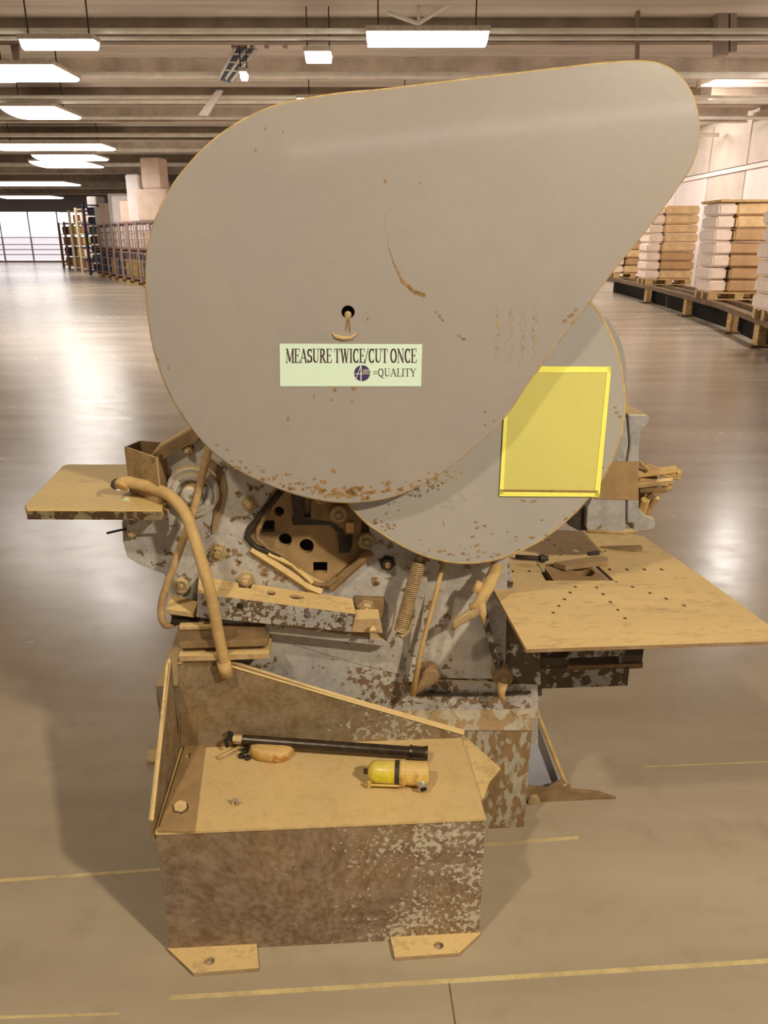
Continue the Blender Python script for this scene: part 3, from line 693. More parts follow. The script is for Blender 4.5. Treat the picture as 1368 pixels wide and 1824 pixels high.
white = plain('emblem_white', srgb(240, 246, 226), .5, 0, 0, 10, 0)
bm = bmesh.new()
def strip(bm, a, b, w, off, pl=GP):
    A, B = Vector(pl.px(*a)), Vector(pl.px(*b)); t = (B-A).normalized(); s = Vector((-t.y, t.x))*w/2
    bm.faces.new([bm.verts.new(pl.p3(p, off)) for p in (A-s, B-s, B+s, A+s)])
strip(bm, (643, 650), (643, 679), .0018, .0020); strip(bm, (631, 665.5), (659, 665.5), .0011, .0021)
strip(bm, (643, 650), (634, 675), .0011, .0022)
link('emblem_line', bm, white, st)
letters('emblem_letter', 'LRO', GP, 646, 657, 657.5, 663, white, st, .0023, 1.1)

# --- disc cover behind the guard
DP = VP(D)
disc_px = [(1052, 540), (1080, 582), (1100, 632), (1111, 690), (1112, 738), (1101, 790), (1080, 840), (1050, 884), (1010, 926), (960, 964), (910, 988), (860, 1001), (810, 1002),
           (760, 991), (720, 974), (680, 950), (645, 924), (610, 880), (580, 820), (568, 750), (575, 670), (610, 590), (670, 525), (740, 485), (830, 465), (920, 470), (1000, 495)]
d2d = [tuple(p) for p in catmull([DP.px(*p) for p in disc_px], 4)]
link('disc_cover', plate_bm(DP, d2d, [], .07), M['disc'], mach)
link('disc_rim', loop_tube([DP.p3(p, -.003) for p in d2d], .004), M['rim'], mach, smooth=True)
back = [(p[0]*1.0+.012, p[1]-.0) for p in d2d]
B2 = VP(.40)
b2 = [B2.px(x, y) for x, y in [(1060, 560), (1096, 590), (1112, 630), (1116, 680), (1113, 720), (1090, 760), (1000, 800), (850, 800), (800, 650), (900, 560)]]
link('flywheel_housing', plate_bm(B2, [tuple(p) for p in catmull(b2, 4)], [], .08), M['disc'], mach)
bm = bmesh.new()
for k in range(60):
    t = rr.uniform(.12, .80); a = math.pi*t; rad = 262 - abs(rr.gauss(0, 22))
    x = 838+rad*math.cos(a); y = 735+rad*1.0*math.sin(a); s = rr.uniform(1, 4)
    blob(bm, DP, x, y, s*1.6, s*.8, .0006, rot=rr.uniform(-.6, .6))
for x, y, a, b_, r in [(790, 933, 1, 8, .3), (848, 930, 5, 2, -.3), (932, 892, 7, 2, -.4), (950, 893, 8, 2, .3), (1098, 735, 5, 3, 0), (1104, 742, 4, 3, 0), (1096, 726, 4, 1.5, 0)]:
    blob(bm, DP, x, y, a, b_, .0006, rot=r)
link('flaked_paint', bm, M['scratch'], mach, kind='stuff')
ys = plate('yellow_sheet', DP, [(963, 652), (1088, 653), (1067, 884), (889, 883), (897, 741)], M['yellow'], mach, th=.002, off=.003)
for q in ([(963, 652), (1088, 653), (1087, 663), (957, 663)], [(1088, 653), (1081, 654), (1058, 882), (1067, 884)], [(889, 875), (1067, 877), (1067, 884), (889, 883)], [(897, 741), (903, 739), (896, 878), (889, 880)]):
    link('taped_edge', plate_bm(DP, [DP.px(*p) for p in q], th=.0008, off=.0042), M['yellowedge'], ys)
link('taped_edge', plate_bm(DP, [DP.px(*p) for p in [(890, 871), (1064, 873), (1064, 876), (890, 874)]], th=.0006, off=.0050), M['scratch'], ys)

# --- main side plate with the tool opening
MPl = VP(MP)
open_px = [(490, 870), (437, 950), (438, 962), (452, 978), (570, 1042), (583, 1046), (596, 1040), (655, 985), (662, 965), (655, 930), (650, 870)]
main_px = [(360, 740), (318, 780), (282, 806), (270, 830), (266, 885), (226, 908), (217, 930), (219, 965), (226, 992), (250, 1007), (292, 1022), (302, 1050), (330, 1110), (360, 1122), (480, 1136), (560, 1160), (640, 1184), (735, 1208),
           (900, 1210), (905, 990), (880, 760), (700, 700), (450, 700)]
link('side_plate', plate_bm(MPl, quad(MPl, main_px), [quad(MPl, open_px)], .03), M['chipped'], mach, bevel=.002)
TPp = VP(MP+.035)
tool_holes = [circ(TPp, 497, 911, 9), quad(TPp, [(467, 927), (489, 927), (489, 947), (467, 947)]), circ(TPp, 508, 962, 12), circ(TPp, 546, 973, 13), quad(TPp, [(558, 1001), (583, 1001), (583, 1021), (558, 1021)])]
link('tool_plate', plate_bm(TPp, quad(TPp, [(470, 850), (420, 945), (425, 985), (575, 1070), (605, 1062), (690, 990), (690, 860)]), tool_holes, .02), M['brown'], mach)
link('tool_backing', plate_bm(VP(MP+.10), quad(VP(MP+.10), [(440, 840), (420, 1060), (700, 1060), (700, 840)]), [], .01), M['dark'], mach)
fp = VP(MP-.004)
link('opening_frame', tube_bm([fp.p3(fp.px(*p)) for p in [(502, 872), (470, 912), (445, 942), (440, 958), (455, 975), (500, 990)]], .0085, 8), M['dark'], mach, smooth=True)
link('opening_frame', tube_bm([fp.p3(fp.px(*p), .004) for p in [(480, 905), (460, 942), (458, 957), (478, 975), (510, 990), (526, 1006), (545, 1030), (566, 1040), (585, 1040), (600, 1028)]], .006, 8), M['dustdark'], mach, smooth=True)
bmv = lambda pts, w, off: tube_bm([fp.p3(fp.px(*p), off) for p in pts], w, 4, up=(0, 1, 0))
link('guide_strip', bmv([(447, 978), (500, 1012), (548, 1044), (572, 1054)], .011, .004), M['dust'], mach)
link('guide_strip', bmv([(478, 985), (520, 1004), (556, 1036)], .007, .006), M['leftboard'], mach)
link('guide_strip', bmv([(590, 1048), (620, 1020), (662, 984)], .010, .004), M['dustdark'], mach)
# dark cutting arm inside the opening
ap = VP(MP+.02)
link('blade_arm', plate_bm(ap, quad(ap, [(519, 880), (600, 880), (610, 930), (624, 950), (624, 985), (604, 986), (602, 950), (588, 936), (521, 936), (521, 925), (524, 922)]), [quad(ap, [(542, 884), (552, 884), (552, 920), (542, 920)])], .014), M['dark'], mach, bevel=.002)
link('blade_holder', plate_bm(ap, quad(ap, [(554, 880), (642, 880), (645, 960), (628, 975), (612, 940), (590, 926), (554, 922)]), [], .012, .012), M['dustdark'], mach, bevel=.002)
link('clamp_block', plate_bm(ap, quad(ap, [(616, 926), (631, 926), (630, 944), (616, 944)]), [], .02, .02), M['hose'], mach, bevel=.002)
link('clamp_slot', plate_bm(ap, quad(ap, [(618, 950), (628, 950), (627, 972), (618, 972)]), [], .02, .016), M['black'], mach, bevel=.001)

def bolt(x, y, v, r, kind='hex', mat=None):
    c = P(x, y, v); k = (LE-Vector(c)).length/F*1.02
    rr_ = r*k
    if kind == 'hex':
        o = link('bolt', lathe_bm(c, (0, -1, 0), [(-.002, rr_*1.15), (.003, rr_*1.15), (.003, rr_*.8), (.014, rr_*.8), (.016, rr_*.68)], hexn=6), mat or M['bolt'], mach, bevel=.0008)
        link('bolt_tip', lathe_bm(c+Vector((0, -.015, 0)), (0, -1, 0), [(0, rr_*.42), (.008, rr_*.38), (.009, rr_*.25)], 12), M['dust'], o, smooth=True)
    else:
        o = link('bolt', lathe_bm(c, (0, -1, 0), [(-.002, rr_), (.006, rr_), (.009, rr_*.86), (.009, rr_*.62), (.005, rr_*.55), (.005, rr_*.34), (.012, rr_*.30), (.013, rr_*.1)], 20), mat or M['bolt'], mach, smooth=False)
    return o
for x, y, r in [(445, 897, 13), (388, 983, 15), (438, 1033, 15), (336, 800, 10), (236, 947, 12)]: bolt(x, y, MP, r)
bolt(323, 1043, MP, 14, 'round'); bolt(603, 915, MP-.005, 15, 'round'); bolt(653, 963, MP, 15, 'round'); bolt(572, 885, MP-.004, 12, 'round')
bolt(690, 1002, MP, 13, mat=M['dark'])
bm = bmesh.new()
for x, y, s in [(413, 980, 14), (470, 1008, 16), (424, 1002, 9), (420, 925, 9), (425, 880, 9), (415, 1020, 6), (500, 1030, 12), (300, 985, 8), (370, 955, 4), (440, 920, 7), (360, 835, 9), (395, 855, 8), (450, 870, 10), (480, 880, 8), (670, 1040, 14), (720, 1050, 8)]:
    for q in range(5): blob(bm, MPl, x+rr.gauss(0, s*.5), y+rr.gauss(0, s*.35), s*.5, s*.35, .0016)
link('bare_patch', bm, M['dustdark'], mach, kind='stuff')
# rotating boss at the left
c = P(345, 873, MP)
link('bearing_boss', lathe_bm(c, (0, -1, 0), [(0, .063), (.018, .063), (.022, .058), (.022, .050), (.030, .048), (.032, .043), (.032, .036), (.020, .034), (.020, .024), (.040, .022), (.044, .016), (.045, .004)], 32), M['chipped'], mach, smooth=False)
link('boss_band', plate_bm(MPl, [tuple(p) for p in catmull(quad(MPl, [(372, 815), (395, 835), (404, 870), (396, 905), (386, 945), (378, 945), (384, 905), (392, 870), (384, 842), (366, 825)]), 3)], [], .006, .006), M['dustdark'], mach)
# curved arm above it
aa = VP(MP-.02)
link('curved_arm', plate_bm(aa, [tuple(p) for p in catmull(quad(aa, [(276, 812), (295, 790), (330, 772), (350, 760), (352, 784), (320, 800), (300, 812), (278, 826)]), 3)], [], .014), M['dustdark'], mach)
link('arm_top', tube_bm([aa.p3(aa.px(*p), -.005) for p in [(272, 814), (288, 794), (310, 782), (345, 762)]], .006, 8), M['dust'], mach, smooth=True)
# strap (flat bent bar)
spnt = [(373, 795, .335), (362, 840, .335), (350, 890, .33), (338, 930, .32), (318, 985, .31), (300, 1035, .30), (288, 1075, .30), (288, 1100, .30), (295, 1114, .31), (308, 1112, .33), (319, 1098, .345)]
link('bent_strap', tube_bm([Vector(p) for p in catmull([P(*q) for q in spnt], 4, False)], .006, 8, sx=1.5, up=(0, 1, 0)), M['strap'], mach, smooth=True)

# --- left support table with its bracket
z1 = P(170, 908, TW).z
hpl = HP(z1)
bo = [(48, 908), (288, 909), (293, 885), (250, 866), (228, 827), (122, 827), (112, 829)]
b3 = [hpl.px(*p) for p in bo]
outb = [hpl.px(44, 900)] + b3
lb = link('side_table', plate_bm(hpl, outb, [circ(hpl, 228, 861, 27, 18, .45)], .022), M['leftboard'], mach, bevel=.004)
fv = TW-.0
# worn front edge
fe = [hpl.p3(hpl.px(*p)) for p in ((47, 908.5), (288, 909.5))]
bm = bmesh.new(); a, b = fe; n = Vector((0, -.0015, 0))
vs = [bm.verts.new(a+n-Vector((0, 0, .0225))), bm.verts.new(b+n-Vector((0, 0, .0225))), bm.verts.new(b+n-Vector((0, 0, .002))), bm.verts.new(a+n-Vector((0, 0, .002)))]
bm.faces.new(vs); bmesh.ops.solidify(bm, geom=bm.faces[:], thickness=.001)
link('worn_edge', bm, M['boardedge'], mach)
bp = VP(.36)
link('table_bracket', plate_bm(bp, quad(bp, [(225, 912), (300, 910), (300, 950), (225, 952)]), [], .03), M['worn'], mach, bevel=.003)
link('pin', tube_bm([P(190, 950, .36), P(215, 944, .37), P(240, 942, .38)], .003, 8), M['dark'], mach, smooth=True)
# open sheet-metal box standing at the back of the table
fa, fb = P(224, 795, .43), P(278, 815, .33)
ga, gb = P(217, 845, .43), P(274, 880, .33)
def quadplate(name, pts, th, mat, parent, d=None):
    bm = bmesh.new(); pts = [Vector(p) for p in pts]; n = (pts[1]-pts[0]).cross(pts[2]-pts[0]).normalized()*th if d is None else Vector(d).normalized()*th
    A = [bm.verts.new(p) for p in pts]; B = [bm.verts.new(p+n) for p in pts]
    bm.faces.new(A); bm.faces.new(B[::-1]); k = len(pts)
    for i in range(k): bm.faces.new((A[i], B[i], B[(i+1) % k], A[(i+1) % k]))
    return link(name, bm, mat, parent)
zt = fb.z
hb = [Vector((fa.x, fa.y, zt)), Vector((fb.x, fb.y, zt)), Vector((fb.x+.03, .45, zt)), Vector((fa.x+.02, .49, zt))]
lowz = z1+.001
for i, (a, b) in enumerate(((hb[0], hb[1]), (hb[1], hb[2]), (hb[3], hb[2]), (hb[0], hb[3]))):
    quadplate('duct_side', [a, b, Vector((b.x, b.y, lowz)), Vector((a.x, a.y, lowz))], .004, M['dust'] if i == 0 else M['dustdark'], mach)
# hose
hp_ = [(215, 868, .37, 12), (222, 858, .38, 12), (245, 862, .37, 11), (275, 870, .35, 10), (305, 885, .31, 10), (330, 915, .28, 10), (345, 955, .27, 10), (362, 1010, .25, 10), (376, 1060, .25, 10.5), (388, 1125, .27, 10.5), (400, 1180, .285, 10.5), (404, 1200, .288, 10)]
hpts = [P(a, b, v) for a, b, v, r in hp_]; sm = [Vector(p) for p in catmull(hpts, 5, False)]
k = 1.9/F
rads = [10.2*k]*len(sm); rads[0] = 12*k; rads[1] = 13*k; rads[2] = 13*k; rads[3] = 12.5*k; rads[4] = 12*k
link('hose', tube_bm(sm, rads, 14), M['hose'], mach, smooth=True)
link('hose_joint', tube_bm([P(398, 1178, .283), P(404, 1202, .287)], 12.5*k, 12), M['hose'], mach, smooth=True)
hm = WF(0)
link('hose_sleeve', tube_bm([Vector(p) for p in catmull([P(200, 866, .345), P(203, 857, .38), P(222, 852, .40), P(245, 857, .39), P(262, 866, .36)], 4, False)], .004, 8), M['dark'], mach, smooth=True)
quadplate('drip_mark', [hpl.p3(hpl.px(*p), .0006) for p in ((216, 893), (222, 886), (229, 887), (232, 893))], .0004, plain('paper_scrap', srgb(224, 240, 180), .6), mach, d=(0, 0, 1))

# --- angle rail in front of the side plate
zL = P(352, 1056, .285); zR = P(634, 1093, .285)
rail_dir = (zR-zL)
RT = Plane(zL, rail_dir, (0, 1, 0))         # top flange
top = [RT.px(*p) for p in [(354, 1026), (424, 1037), (426, 1046), (447, 1048), (449, 1040), (628, 1066), (634, 1093), (352, 1056)]]
link('rail_flange', plate_bm(RT, top, [circ(RT, 483, 1056, 8, 14, .5), [tuple(p) for p in catmull([RT.px(x, y) for x, y in [(516, 1060), (526, 1059), (540, 1063), (541, 1066), (528, 1067), (517, 1064)]], 3)]], .008), M['dust'], mach, bevel=.001)
RFv = Plane(zL, rail_dir, (0, 0, 1))
def rail_face(a, b, mat, name, holes=()):
    q = [a, b]
    return link(name, plate_bm(RFv, [RFv.px(*a[0]), RFv.px(*a[1]), RFv.px(*b[1]), RFv.px(*b[0])], holes, .008, .0005), mat, mach, bevel=.001)
M['railworn'] = painted('rail_flaked', srgb(165, 163, 168), srgb(100, 80, 60), .50, .02, 70, 14, .5, dust=0, rough=.55)
rail_face(((352, 1057), (350, 1099)), ((634, 1094), (626, 1126)), M['railworn'], 'rail_web', [circ(RFv, 427, 1081, 6.5), circ(RFv, 547, 1097, 6.5), circ(RFv, 602, 1105, 6)])
link('rail_end', plate_bm(RFv, quad(RFv, [(630, 1102), (676, 1101), (682, 1128), (626, 1126)]), [], .05, .0), M['dust'], mach, bevel=.002)
link('rail_backing', plate_bm(VP(.36), quad(VP(.36), [(632, 1066), (684, 1068), (684, 1100), (632, 1100)]), [], .02), M['dustdark'], mach, bevel=.002)
bolt(652, 1083, .36, 14)
link('end_tip', lathe_bm(P(664, 1122, .27), (0, 0, 1), [(0, .012), (.003, .012), (.012, .002)], 4), M['dust'], mach)
# lower bars under the rail
link('lower_bar', plate_bm(VP(.33), quad(VP(.33), [(300, 1092), (380, 1098), (690, 1140), (688, 1152), (470, 1128), (316, 1116)]), [circ(VP(.33), 345, 1104, 5)], .03), M['worn'], mach, bevel=.003)
link('left_ledge', quadplate('ledge', [P(306, 1054, .35), P(345, 1072, .31), P(340, 1096, .30), P(296, 1086, .30)], .012, M['dust'], mach, d=(0, 0, -1)).data and bmesh.new(), M['dust'], mach) if False else quadplate('ledge', [P(306, 1056, .38), P(352, 1072, .36), P(345, 1092, .30), P(296, 1085, .30)], .012, M['dust'], mach, d=(0, 0, -1))
link('stub_shaft', tube_bm([P(306, 1104, .325), P(395, 1112, .325)], .011, 14), M['dark'], mach, smooth=True)
# stepped slabs above the tray's back wall
for (x0, x1, ya, yb, v0, v1, mt) in [(318, 386, 1116, 1121, .295, .37, 'dust'), (317, 478, 1144, 1151, .287, .37, 'dustdark'), (318, 480, 1168, 1174, .283, .37, 'dust')]:
    a = P(x0, ya, v0); b = P(x1, yb, v0)
    link('stepped_slab', box_bm((a.x, v0, b.z), (b.x, v1, a.z)), M[mt], mach, bevel=.002)
a = P(320, 1120, .31); b = P(478, 1172, .31)
link('slab_core', box_bm((a.x, .31, b.z), (b.x-.004, .37, a.z)), M['dustdark'], mach)
a = P(316, 1117, .30); b = P(385, 1137, .30)
link('spacer_block', box_bm((a.x, .30, b.z), (b.x, .37, a.z)), M['dustdark'], mach)

# --- sloping underside web and lower body
SP = VP(.37)
link('lower_web', plate_bm(SP, quad(SP, [(400, 1110), (480, 1130), (640, 1175), (740, 1212), (960, 1225), (960, 1330), (700, 1330), (330, 1330), (330, 1170)]), [], .03, -.012), M['worn'], mach)
CB = VP(LB)
link('body_column', plate_bm(CB, quad(CB, [(700, 1300), (948, 1300), (934, 1476), (700, 1488)]), [], .26), M['column'], mach, bevel=.003)
# seam ledge between column and the sloping shoulder
q = [P(700, 1242, .40), P(962, 1236, .40), P(947, 1301, .355), P(700, 1301, .355)]
quadplate('shoulder_plate', q, .02, painted('shoulder_paint', srgb(166, 158, 146), srgb(140, 112, 78), .50, .06, 26, 8, .6, dust=.35, rough=.7), mach, d=(0, 1, -.2))
UB = VP(MP+.006)
link('upper_body', plate_bm(UB, quad(UB, [(735, 990), (905, 985), (935, 1150), (962, 1160), (966, 1240), (730, 1246)]), [], .24), M['grime_shade'], mach, bevel=.003)
link('body_rib', plate_bm(VP(.355), quad(VP(.355), [(745, 1000), (766, 1000), (736, 1215), (722, 1215)]), [], .04), M['chipped'], mach, bevel=.002)
link('body_shade_bar', tube_bm([P(735, 1235, .375), P(860, 1237, .375), P(945, 1233, .375)], .005, 6), M['dark'], mach)  # dark bar standing in for the shade along the upper body's foot
link('right_rib', plate_bm(VP(.34), quad(VP(.34), [(855, 1085), (866, 1085), (896, 1205), (888, 1210)]), [], .045), M['grime_shade'], mach)
# linkage
link('link_rod', tube_bm([P(790, 1000, .33), P(776, 1060, .325), (P(752, 1150, .32)), P(735, 1238, .315)], [.006, .006, .006, .009], 8), M['hose'], mach, smooth=True)
def clevis(x, y, v, s, name='clevis'):
    o = link(name, lathe_bm(P(x, y, v), (0, -1, 0), [(-.035, .024*s), (.004, .024*s), (.008, .017*s), (.008, .011*s), (.015, .009*s), (.016, .003)], 14), M['dustdark'], mach, smooth=False)
    return o
clevis(766, 1204, .335, 1.05); clevis(896, 1207, .335, 1.1)
link('clevis_tail', tube_bm([P(896, 1215, .33), P(893, 1232, .325), P(896, 1252, .325)], [.016, .011, .004], 8), M['hose'], mach, smooth=True)
link('clevis_web', tube_bm([P(766, 1206, .33), P(748, 1222, .325), P(735, 1236, .32)], [.02, .014, .008], 8), M['dustdark'], mach, smooth=True)
link('pull_arm', tube_bm([P(886, 1006, .33), P(872, 1040, .30), P(852, 1078, .29), P(836, 1082, .29)], [.016, .017, .015, .008], 8), M['hose'], mach, smooth=True)
link('pull_arm', tube_bm([P(866, 1050, .295), P(848, 1088, .29), P(812, 1110, .29), P(806, 1122, .29)], [.013, .014, .012, .004], 8), M['dust'], mach, smooth=True)
link('pull_hook', tube_bm([P(856, 1072, .285), P(860, 1094, .285), P(861, 1112, .285)], [.012, .010, .003], 8), M['hose'], mach, smooth=True)
link('oval_lug', tube_bm([P(846, 1055, .30), P(856, 1036, .305)], [.010, .010], 10), M['hose'], mach, smooth=True)
# spring
A = P(747, 1000, .315); B = P(713, 1124, .30); ax = (B-A); Ln = ax.length; ax.normalize(); e1 = Vector((0, 1, 0)); e1 = (e1-ax*e1.dot(ax)).normalized(); e2 = ax.cross(e1)
turns = 34; pts = []
for i in range(turns*10+1):
    a = 2*math.pi*i/10; h = Ln*i/(turns*10); pts.append(A+ax*h+(e1*math.cos(a)+e2*math.sin(a))*.0155)
link('coil_spring', tube_bm(pts, .0022, 5), M['spring'], mach, smooth=True)
link('spring_hook', tube_bm([P(705, 1128, .30), P(716, 1134, .295), P(728, 1124, .30), P(738, 1095, .31), P(741, 1060, .315)], [.006, .007, .005, .0025, .002], 8), M['bolt'], mach, smooth=True)
link('spring_hook', tube_bm([P(750, 985, .315), P(746, 1002, .315)], .007, 8), M['bolt'], mach, smooth=True)

# --- right work table
z2 = .745
tp = HP(z2)
tb = [(937, 1156), (1400, 1141), (1368, 1112), (1300, 1062), (1220, 1005), (1146, 955), (1118, 950), (1000, 944), (900, 944), (870, 1020), (880, 1052)]
pocket = quad(tp, [(955, 1003), (972, 1034), (1094, 1034), (1060, 1003)])
hs = [(1024, 1045), (1062, 1046), (1126, 1045), (1015, 1055), (1074, 1058), (1157, 1056), (1005, 1067), (1087, 1072), (1186, 1066), (995, 1079), (1100, 1086), (1218, 1078), (985, 1091), (1113, 1101), (1098, 1036), (1116, 1014), (1147, 1014), (1178, 1014), (1085, 1014), (978, 962), (988, 971), (998, 980), (998, 989), (1078, 982), (912, 1017), (942, 1017)]
tab = link('work_table', plate_bm(tp, [tp.px(*p) for p in tb], [pocket]+[circ(tp, x, y, 3.4, 8, .6) for x, y in hs[:14]+hs[15:19]+hs[24:26]], .010), M['table'], mach, bevel=.0008)
link('die_block', plate_bm(tp, quad(tp, [(968, 1006), (987, 1032), (1083, 1032), (1052, 1006)]), [circ(tp, 1040, 1016, 19, 20, .42)], .03, -.004), M['brown'], mach)
link('die_bed', plate_bm(tp, quad(tp, [(940, 996), (960, 1044), (1106, 1044), (1064, 996)]), [], .01, -.04), M['black'], mach)
link('die_bore', lathe_bm(tp.p3(tp.px(1043, 1020), -.03), (0, 0, 1), [(0, .024), (.012, .022), (.014, .010)], 16), M['dustdark'], mach)
link('die_corner', plate_bm(tp, quad(tp, [(957, 1004), (971, 1004), (970, 1020)]), [], .003, .001), M['leftboard'], mach)
bm = bmesh.new()
for x, y in hs[19:24]+[hs[14]]: blob(bm, tp, x, y, 3, 2, .0006, jit=.1)
link('drill_mark', bm, M['dark'], mach, kind='stuff')
# beams below
vb = .20
def under(name, x0, y0, x1, y1, v0, v1, mat):
    a = P(x0, y0, v0); b = P(x1, y1, v0); zt_ = min(a.z, z2-.011); return link(name, box_bm((a.x, v0, b.z), (b.x, v1, zt_)), mat, mach, bevel=.002)
under('table_beam', 935, 1160, 1145, 1168, .40, .50, M['grime_shade'])
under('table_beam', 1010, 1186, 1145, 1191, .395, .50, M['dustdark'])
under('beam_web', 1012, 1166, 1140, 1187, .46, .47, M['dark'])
under('beam_end', 1106, 1156, 1143, 1190, .40, .49, M['grime_shade'])
under('beam_block', 935, 1160, 1012, 1191, .40, .52, M['grime_shade'])
under('lower_beam', 925, 1193, 1118, 1222, .395, .52, M['grime_shade'])
# strut, pale sheet and pedal at the right foot
sh = VP(.52)
link('rear_sheet', plate_bm(sh, [tuple(p) for p in catmull(quad(sh, [(930, 1265), (956, 1270), (975, 1320), (998, 1375), (1002, 1392), (990, 1402), (955, 1404), (925, 1404)]), 3)], [], .01), M['paleblue'], mach)
link('strut', tube_bm([P(952, 1258, .50), P(976, 1320, .495), P(1004, 1390, .49)], .0085, 6), M['hose'], mach)
pd = VP(.46)
link('pedal_arm', plate_bm(pd, quad(pd, [(934, 1402), (975, 1404), (990, 1396), (1004, 1392), (1014, 1398), (1018, 1408), (1068, 1412), (1112, 1428), (1062, 1424), (1000, 1430), (950, 1440), (934, 1440)]), [], .012), M['dustdark'], mach, bevel=.003)
link('pedal_pivot', lathe_bm(pd.p3(pd.px(950, 1424), 0), pd.N, [(0, .018), (.01, .018), (.012, .012), (.012, .006)], 16), M['bolt'], mach)
link('strut_knob', lathe_bm(P(1004, 1400, .47), (0, 0, 1), [(0, .012), (.014, .012), (.018, .006)], 12), M['bolt'], mach, smooth=True)
fw = HP(0.0)
link('base_foot', plate_bm(fw, [fw.px(*p) for p in [(262, 1362), (290, 1362), (292, 1345), (300, 1335), (264, 1342)]], [], .012, .012), M['dust'], mach, bevel=.001)
rb = [fw.px(*p) for p in [(260, 1366), (420, 1366), (430, 1310), (300, 1310)]]
a = Vector((fw.px(300, 1370)[0], .34, 0)); 
link('base_frame', box_bm((a.x+.04, .50, 0), (P(930, 1476, LB).x-.03, .86, .42)), M['column'], mach)

# --- casting at the right, behind the disc
cs = VP(.45)
castm = painted('casting_paint', srgb(166, 166, 172), srgb(140, 112, 74), .66, .02, 40, 9, .45, grad=[], dust=.95, rough=.45, var=.05)
link('casting', plate_bm(cs, quad(cs, [(1085, 800), (1104, 748), (1116, 742), (1118, 762), (1120, 790), (1116, 820), (1115, 930), (1114, 946), (1050, 947), (1044, 940), (1046, 905), (1062, 870)]), [], .16), castm, mach, bevel=.004)
link('casting', plate_bm(cs, quad(cs, [(1118, 737), (1152, 738), (1158, 746), (1152, 758), (1142, 764), (1140, 780), (1138, 800), (1138, 905), (1150, 918), (1165, 924), (1168, 936), (1160, 943), (1128, 947), (1128, 932), (1117, 931), (1117, 820), (1122, 790), (1120, 762)]), [], .15, .002), castm, mach, bevel=.004)
link('dust_band', plate_bm(cs, quad(cs, [(1089, 823), (1136, 821), (1137, 890), (1058, 888), (1064, 872)]), [], .002, .003), M['brown'], mach)
link('casting_lip', tube_bm([cs.p3(cs.px(1046, 946), -.005), cs.p3(cs.px(1110, 949), -.005), cs.p3(cs.px(1164, 941), -.005)], .007, 8), M['dust'], mach, smooth=True)
for (x0, y0, x1, y1, r, mt) in [(1134, 845, 1205, 836, .011, 'hose'), (1138, 856, 1190, 862, .008, 'strap'), (1135, 864, 1198, 857, .010, 'dust'), (1150, 830, 1206, 846, .008, 'strap'), (1160, 838, 1211, 850, .009, 'hose'), (1140, 874, 1188, 872, .007, 'dustdark'),
                              (1138, 822, 1156, 838, .006, 'strap'), (1150, 884, 1196, 866, .008, 'strap'), (1140, 900, 1166, 880, .009, 'dustdark'), (1150, 918, 1170, 886, .009, 'dust'), (1142, 912, 1150, 890, .012, 'hose')]:
    link('jaw_bar', tube_bm([P(x0, y0, .47), P(x1, y1, .45)], r, 6), M[mt], mach)
link('jaw_nut', lathe_bm(P(1204, 843, .45), (1, 0, 0), [(0, .010), (.008, .012), (.014, .006)], hexn=6), M['hose'], mach)
link('jaw_block', plate_bm(VP(.50), quad(VP(.50), [(1130, 826), (1160, 838), (1172, 850), (1170, 900), (1150, 915), (1130, 915)]), [], .05), M['dustdark'], mach, bevel=.004)
link('neck', plate_bm(VP(.47), quad(VP(.47), [(1018, 925), (1048, 895), (1048, 945), (1030, 945), (1012, 935)]), [], .1), M['dark'], mach)

# --- front box and tray
c0 = P(283, 1490, 0); c1 = P(866, 1455, 0); c2 = P(852, 1668, 0); c3 = P(297, 1685, 0)
zb = (c0.z+c1.z)/2
BF = VP(0)
x0, x1 = (c0.x+c3.x)/2, (c1.x+c2.x)/2
link('box_front', plate_bm(BF, [(x0, 0), (x1, 0), (x1, zb), (x0, zb)], [], .008), M['box'], mach)
link('box_side', box_bm((x0, .008, .0), (x0+.008, TW, zb)), M['box'], mach)
link('box_side', box_bm((x1-.008, .008, .0), (x1, TW-.01, zb)), M['column'], mach)
ht = HP(zb+.006)
topo = [(x0-.001, -.003), (x1+.001, -.003), (x1+.0, .10), ht.px(820, 1308), (ht.px(820, 1308)[0], TW), (x0-.001, TW)]
traym = painted('tray_dust', srgb(218, 188, 132), srgb(168, 132, 86), .66, .08, 22, 5, .7, dust=.35, rough=.75, var=.10)
link('tray_top', plate_bm(ht, topo, [], .007), traym, mach, bevel=.003)
g = [(820, 1308), (890, 1370), (880, 1385), (866, 1400), (845, 1410)]
gt = HP(zb-.01)
link('gusset_plate', plate_bm(gt, [gt.px(*p) for p in [(815, 1310), (825, 1308), (892, 1368), (872, 1392), (862, 1420), (850, 1430)]], [], .006), M['dust'], mach, bevel=.001)
wp = VP(TW)
link('tray_back_wall', plate_bm(wp, quad(wp, [(316, 1172), (385, 1166), (412, 1180), (600, 1240), (825, 1306), (820, 1330), (318, 1345)]), [], .012), M['traywall'], mach, bevel=.001)
link('wall_cap', tube_bm([wp.p3(wp.px(*p), -.006) for p in [(317, 1181), (388, 1176), (412, 1187), (600, 1243), (826, 1308)]], .0095, 4, up=(0, 1, 0)), M['dust'], mach)
LW = Plane((x0-.003, 0, 0), (0, 1, 0), (0, 0, 1))
zbk = wp.px(318, 1176)[1]
link('tray_left_wall', plate_bm(LW, [(-.002, zb-.02), (TW+.012, zb-.02), (TW+.012, zbk), (TW-.02, zbk), (.0, zb+.035)], [], .007), M['traywall'], mach, bevel=.001)
link('wall_cap', tube_bm([LW.p3((0, zb+.037), -.003), LW.p3((TW, zbk), -.003)], .006, 6), M['dust'], mach)
hz = HP(zb+.011)
fb_ = [hz.px(*p) for p in [(296, 1480), (346, 1481), (366, 1322), (326, 1322)]]
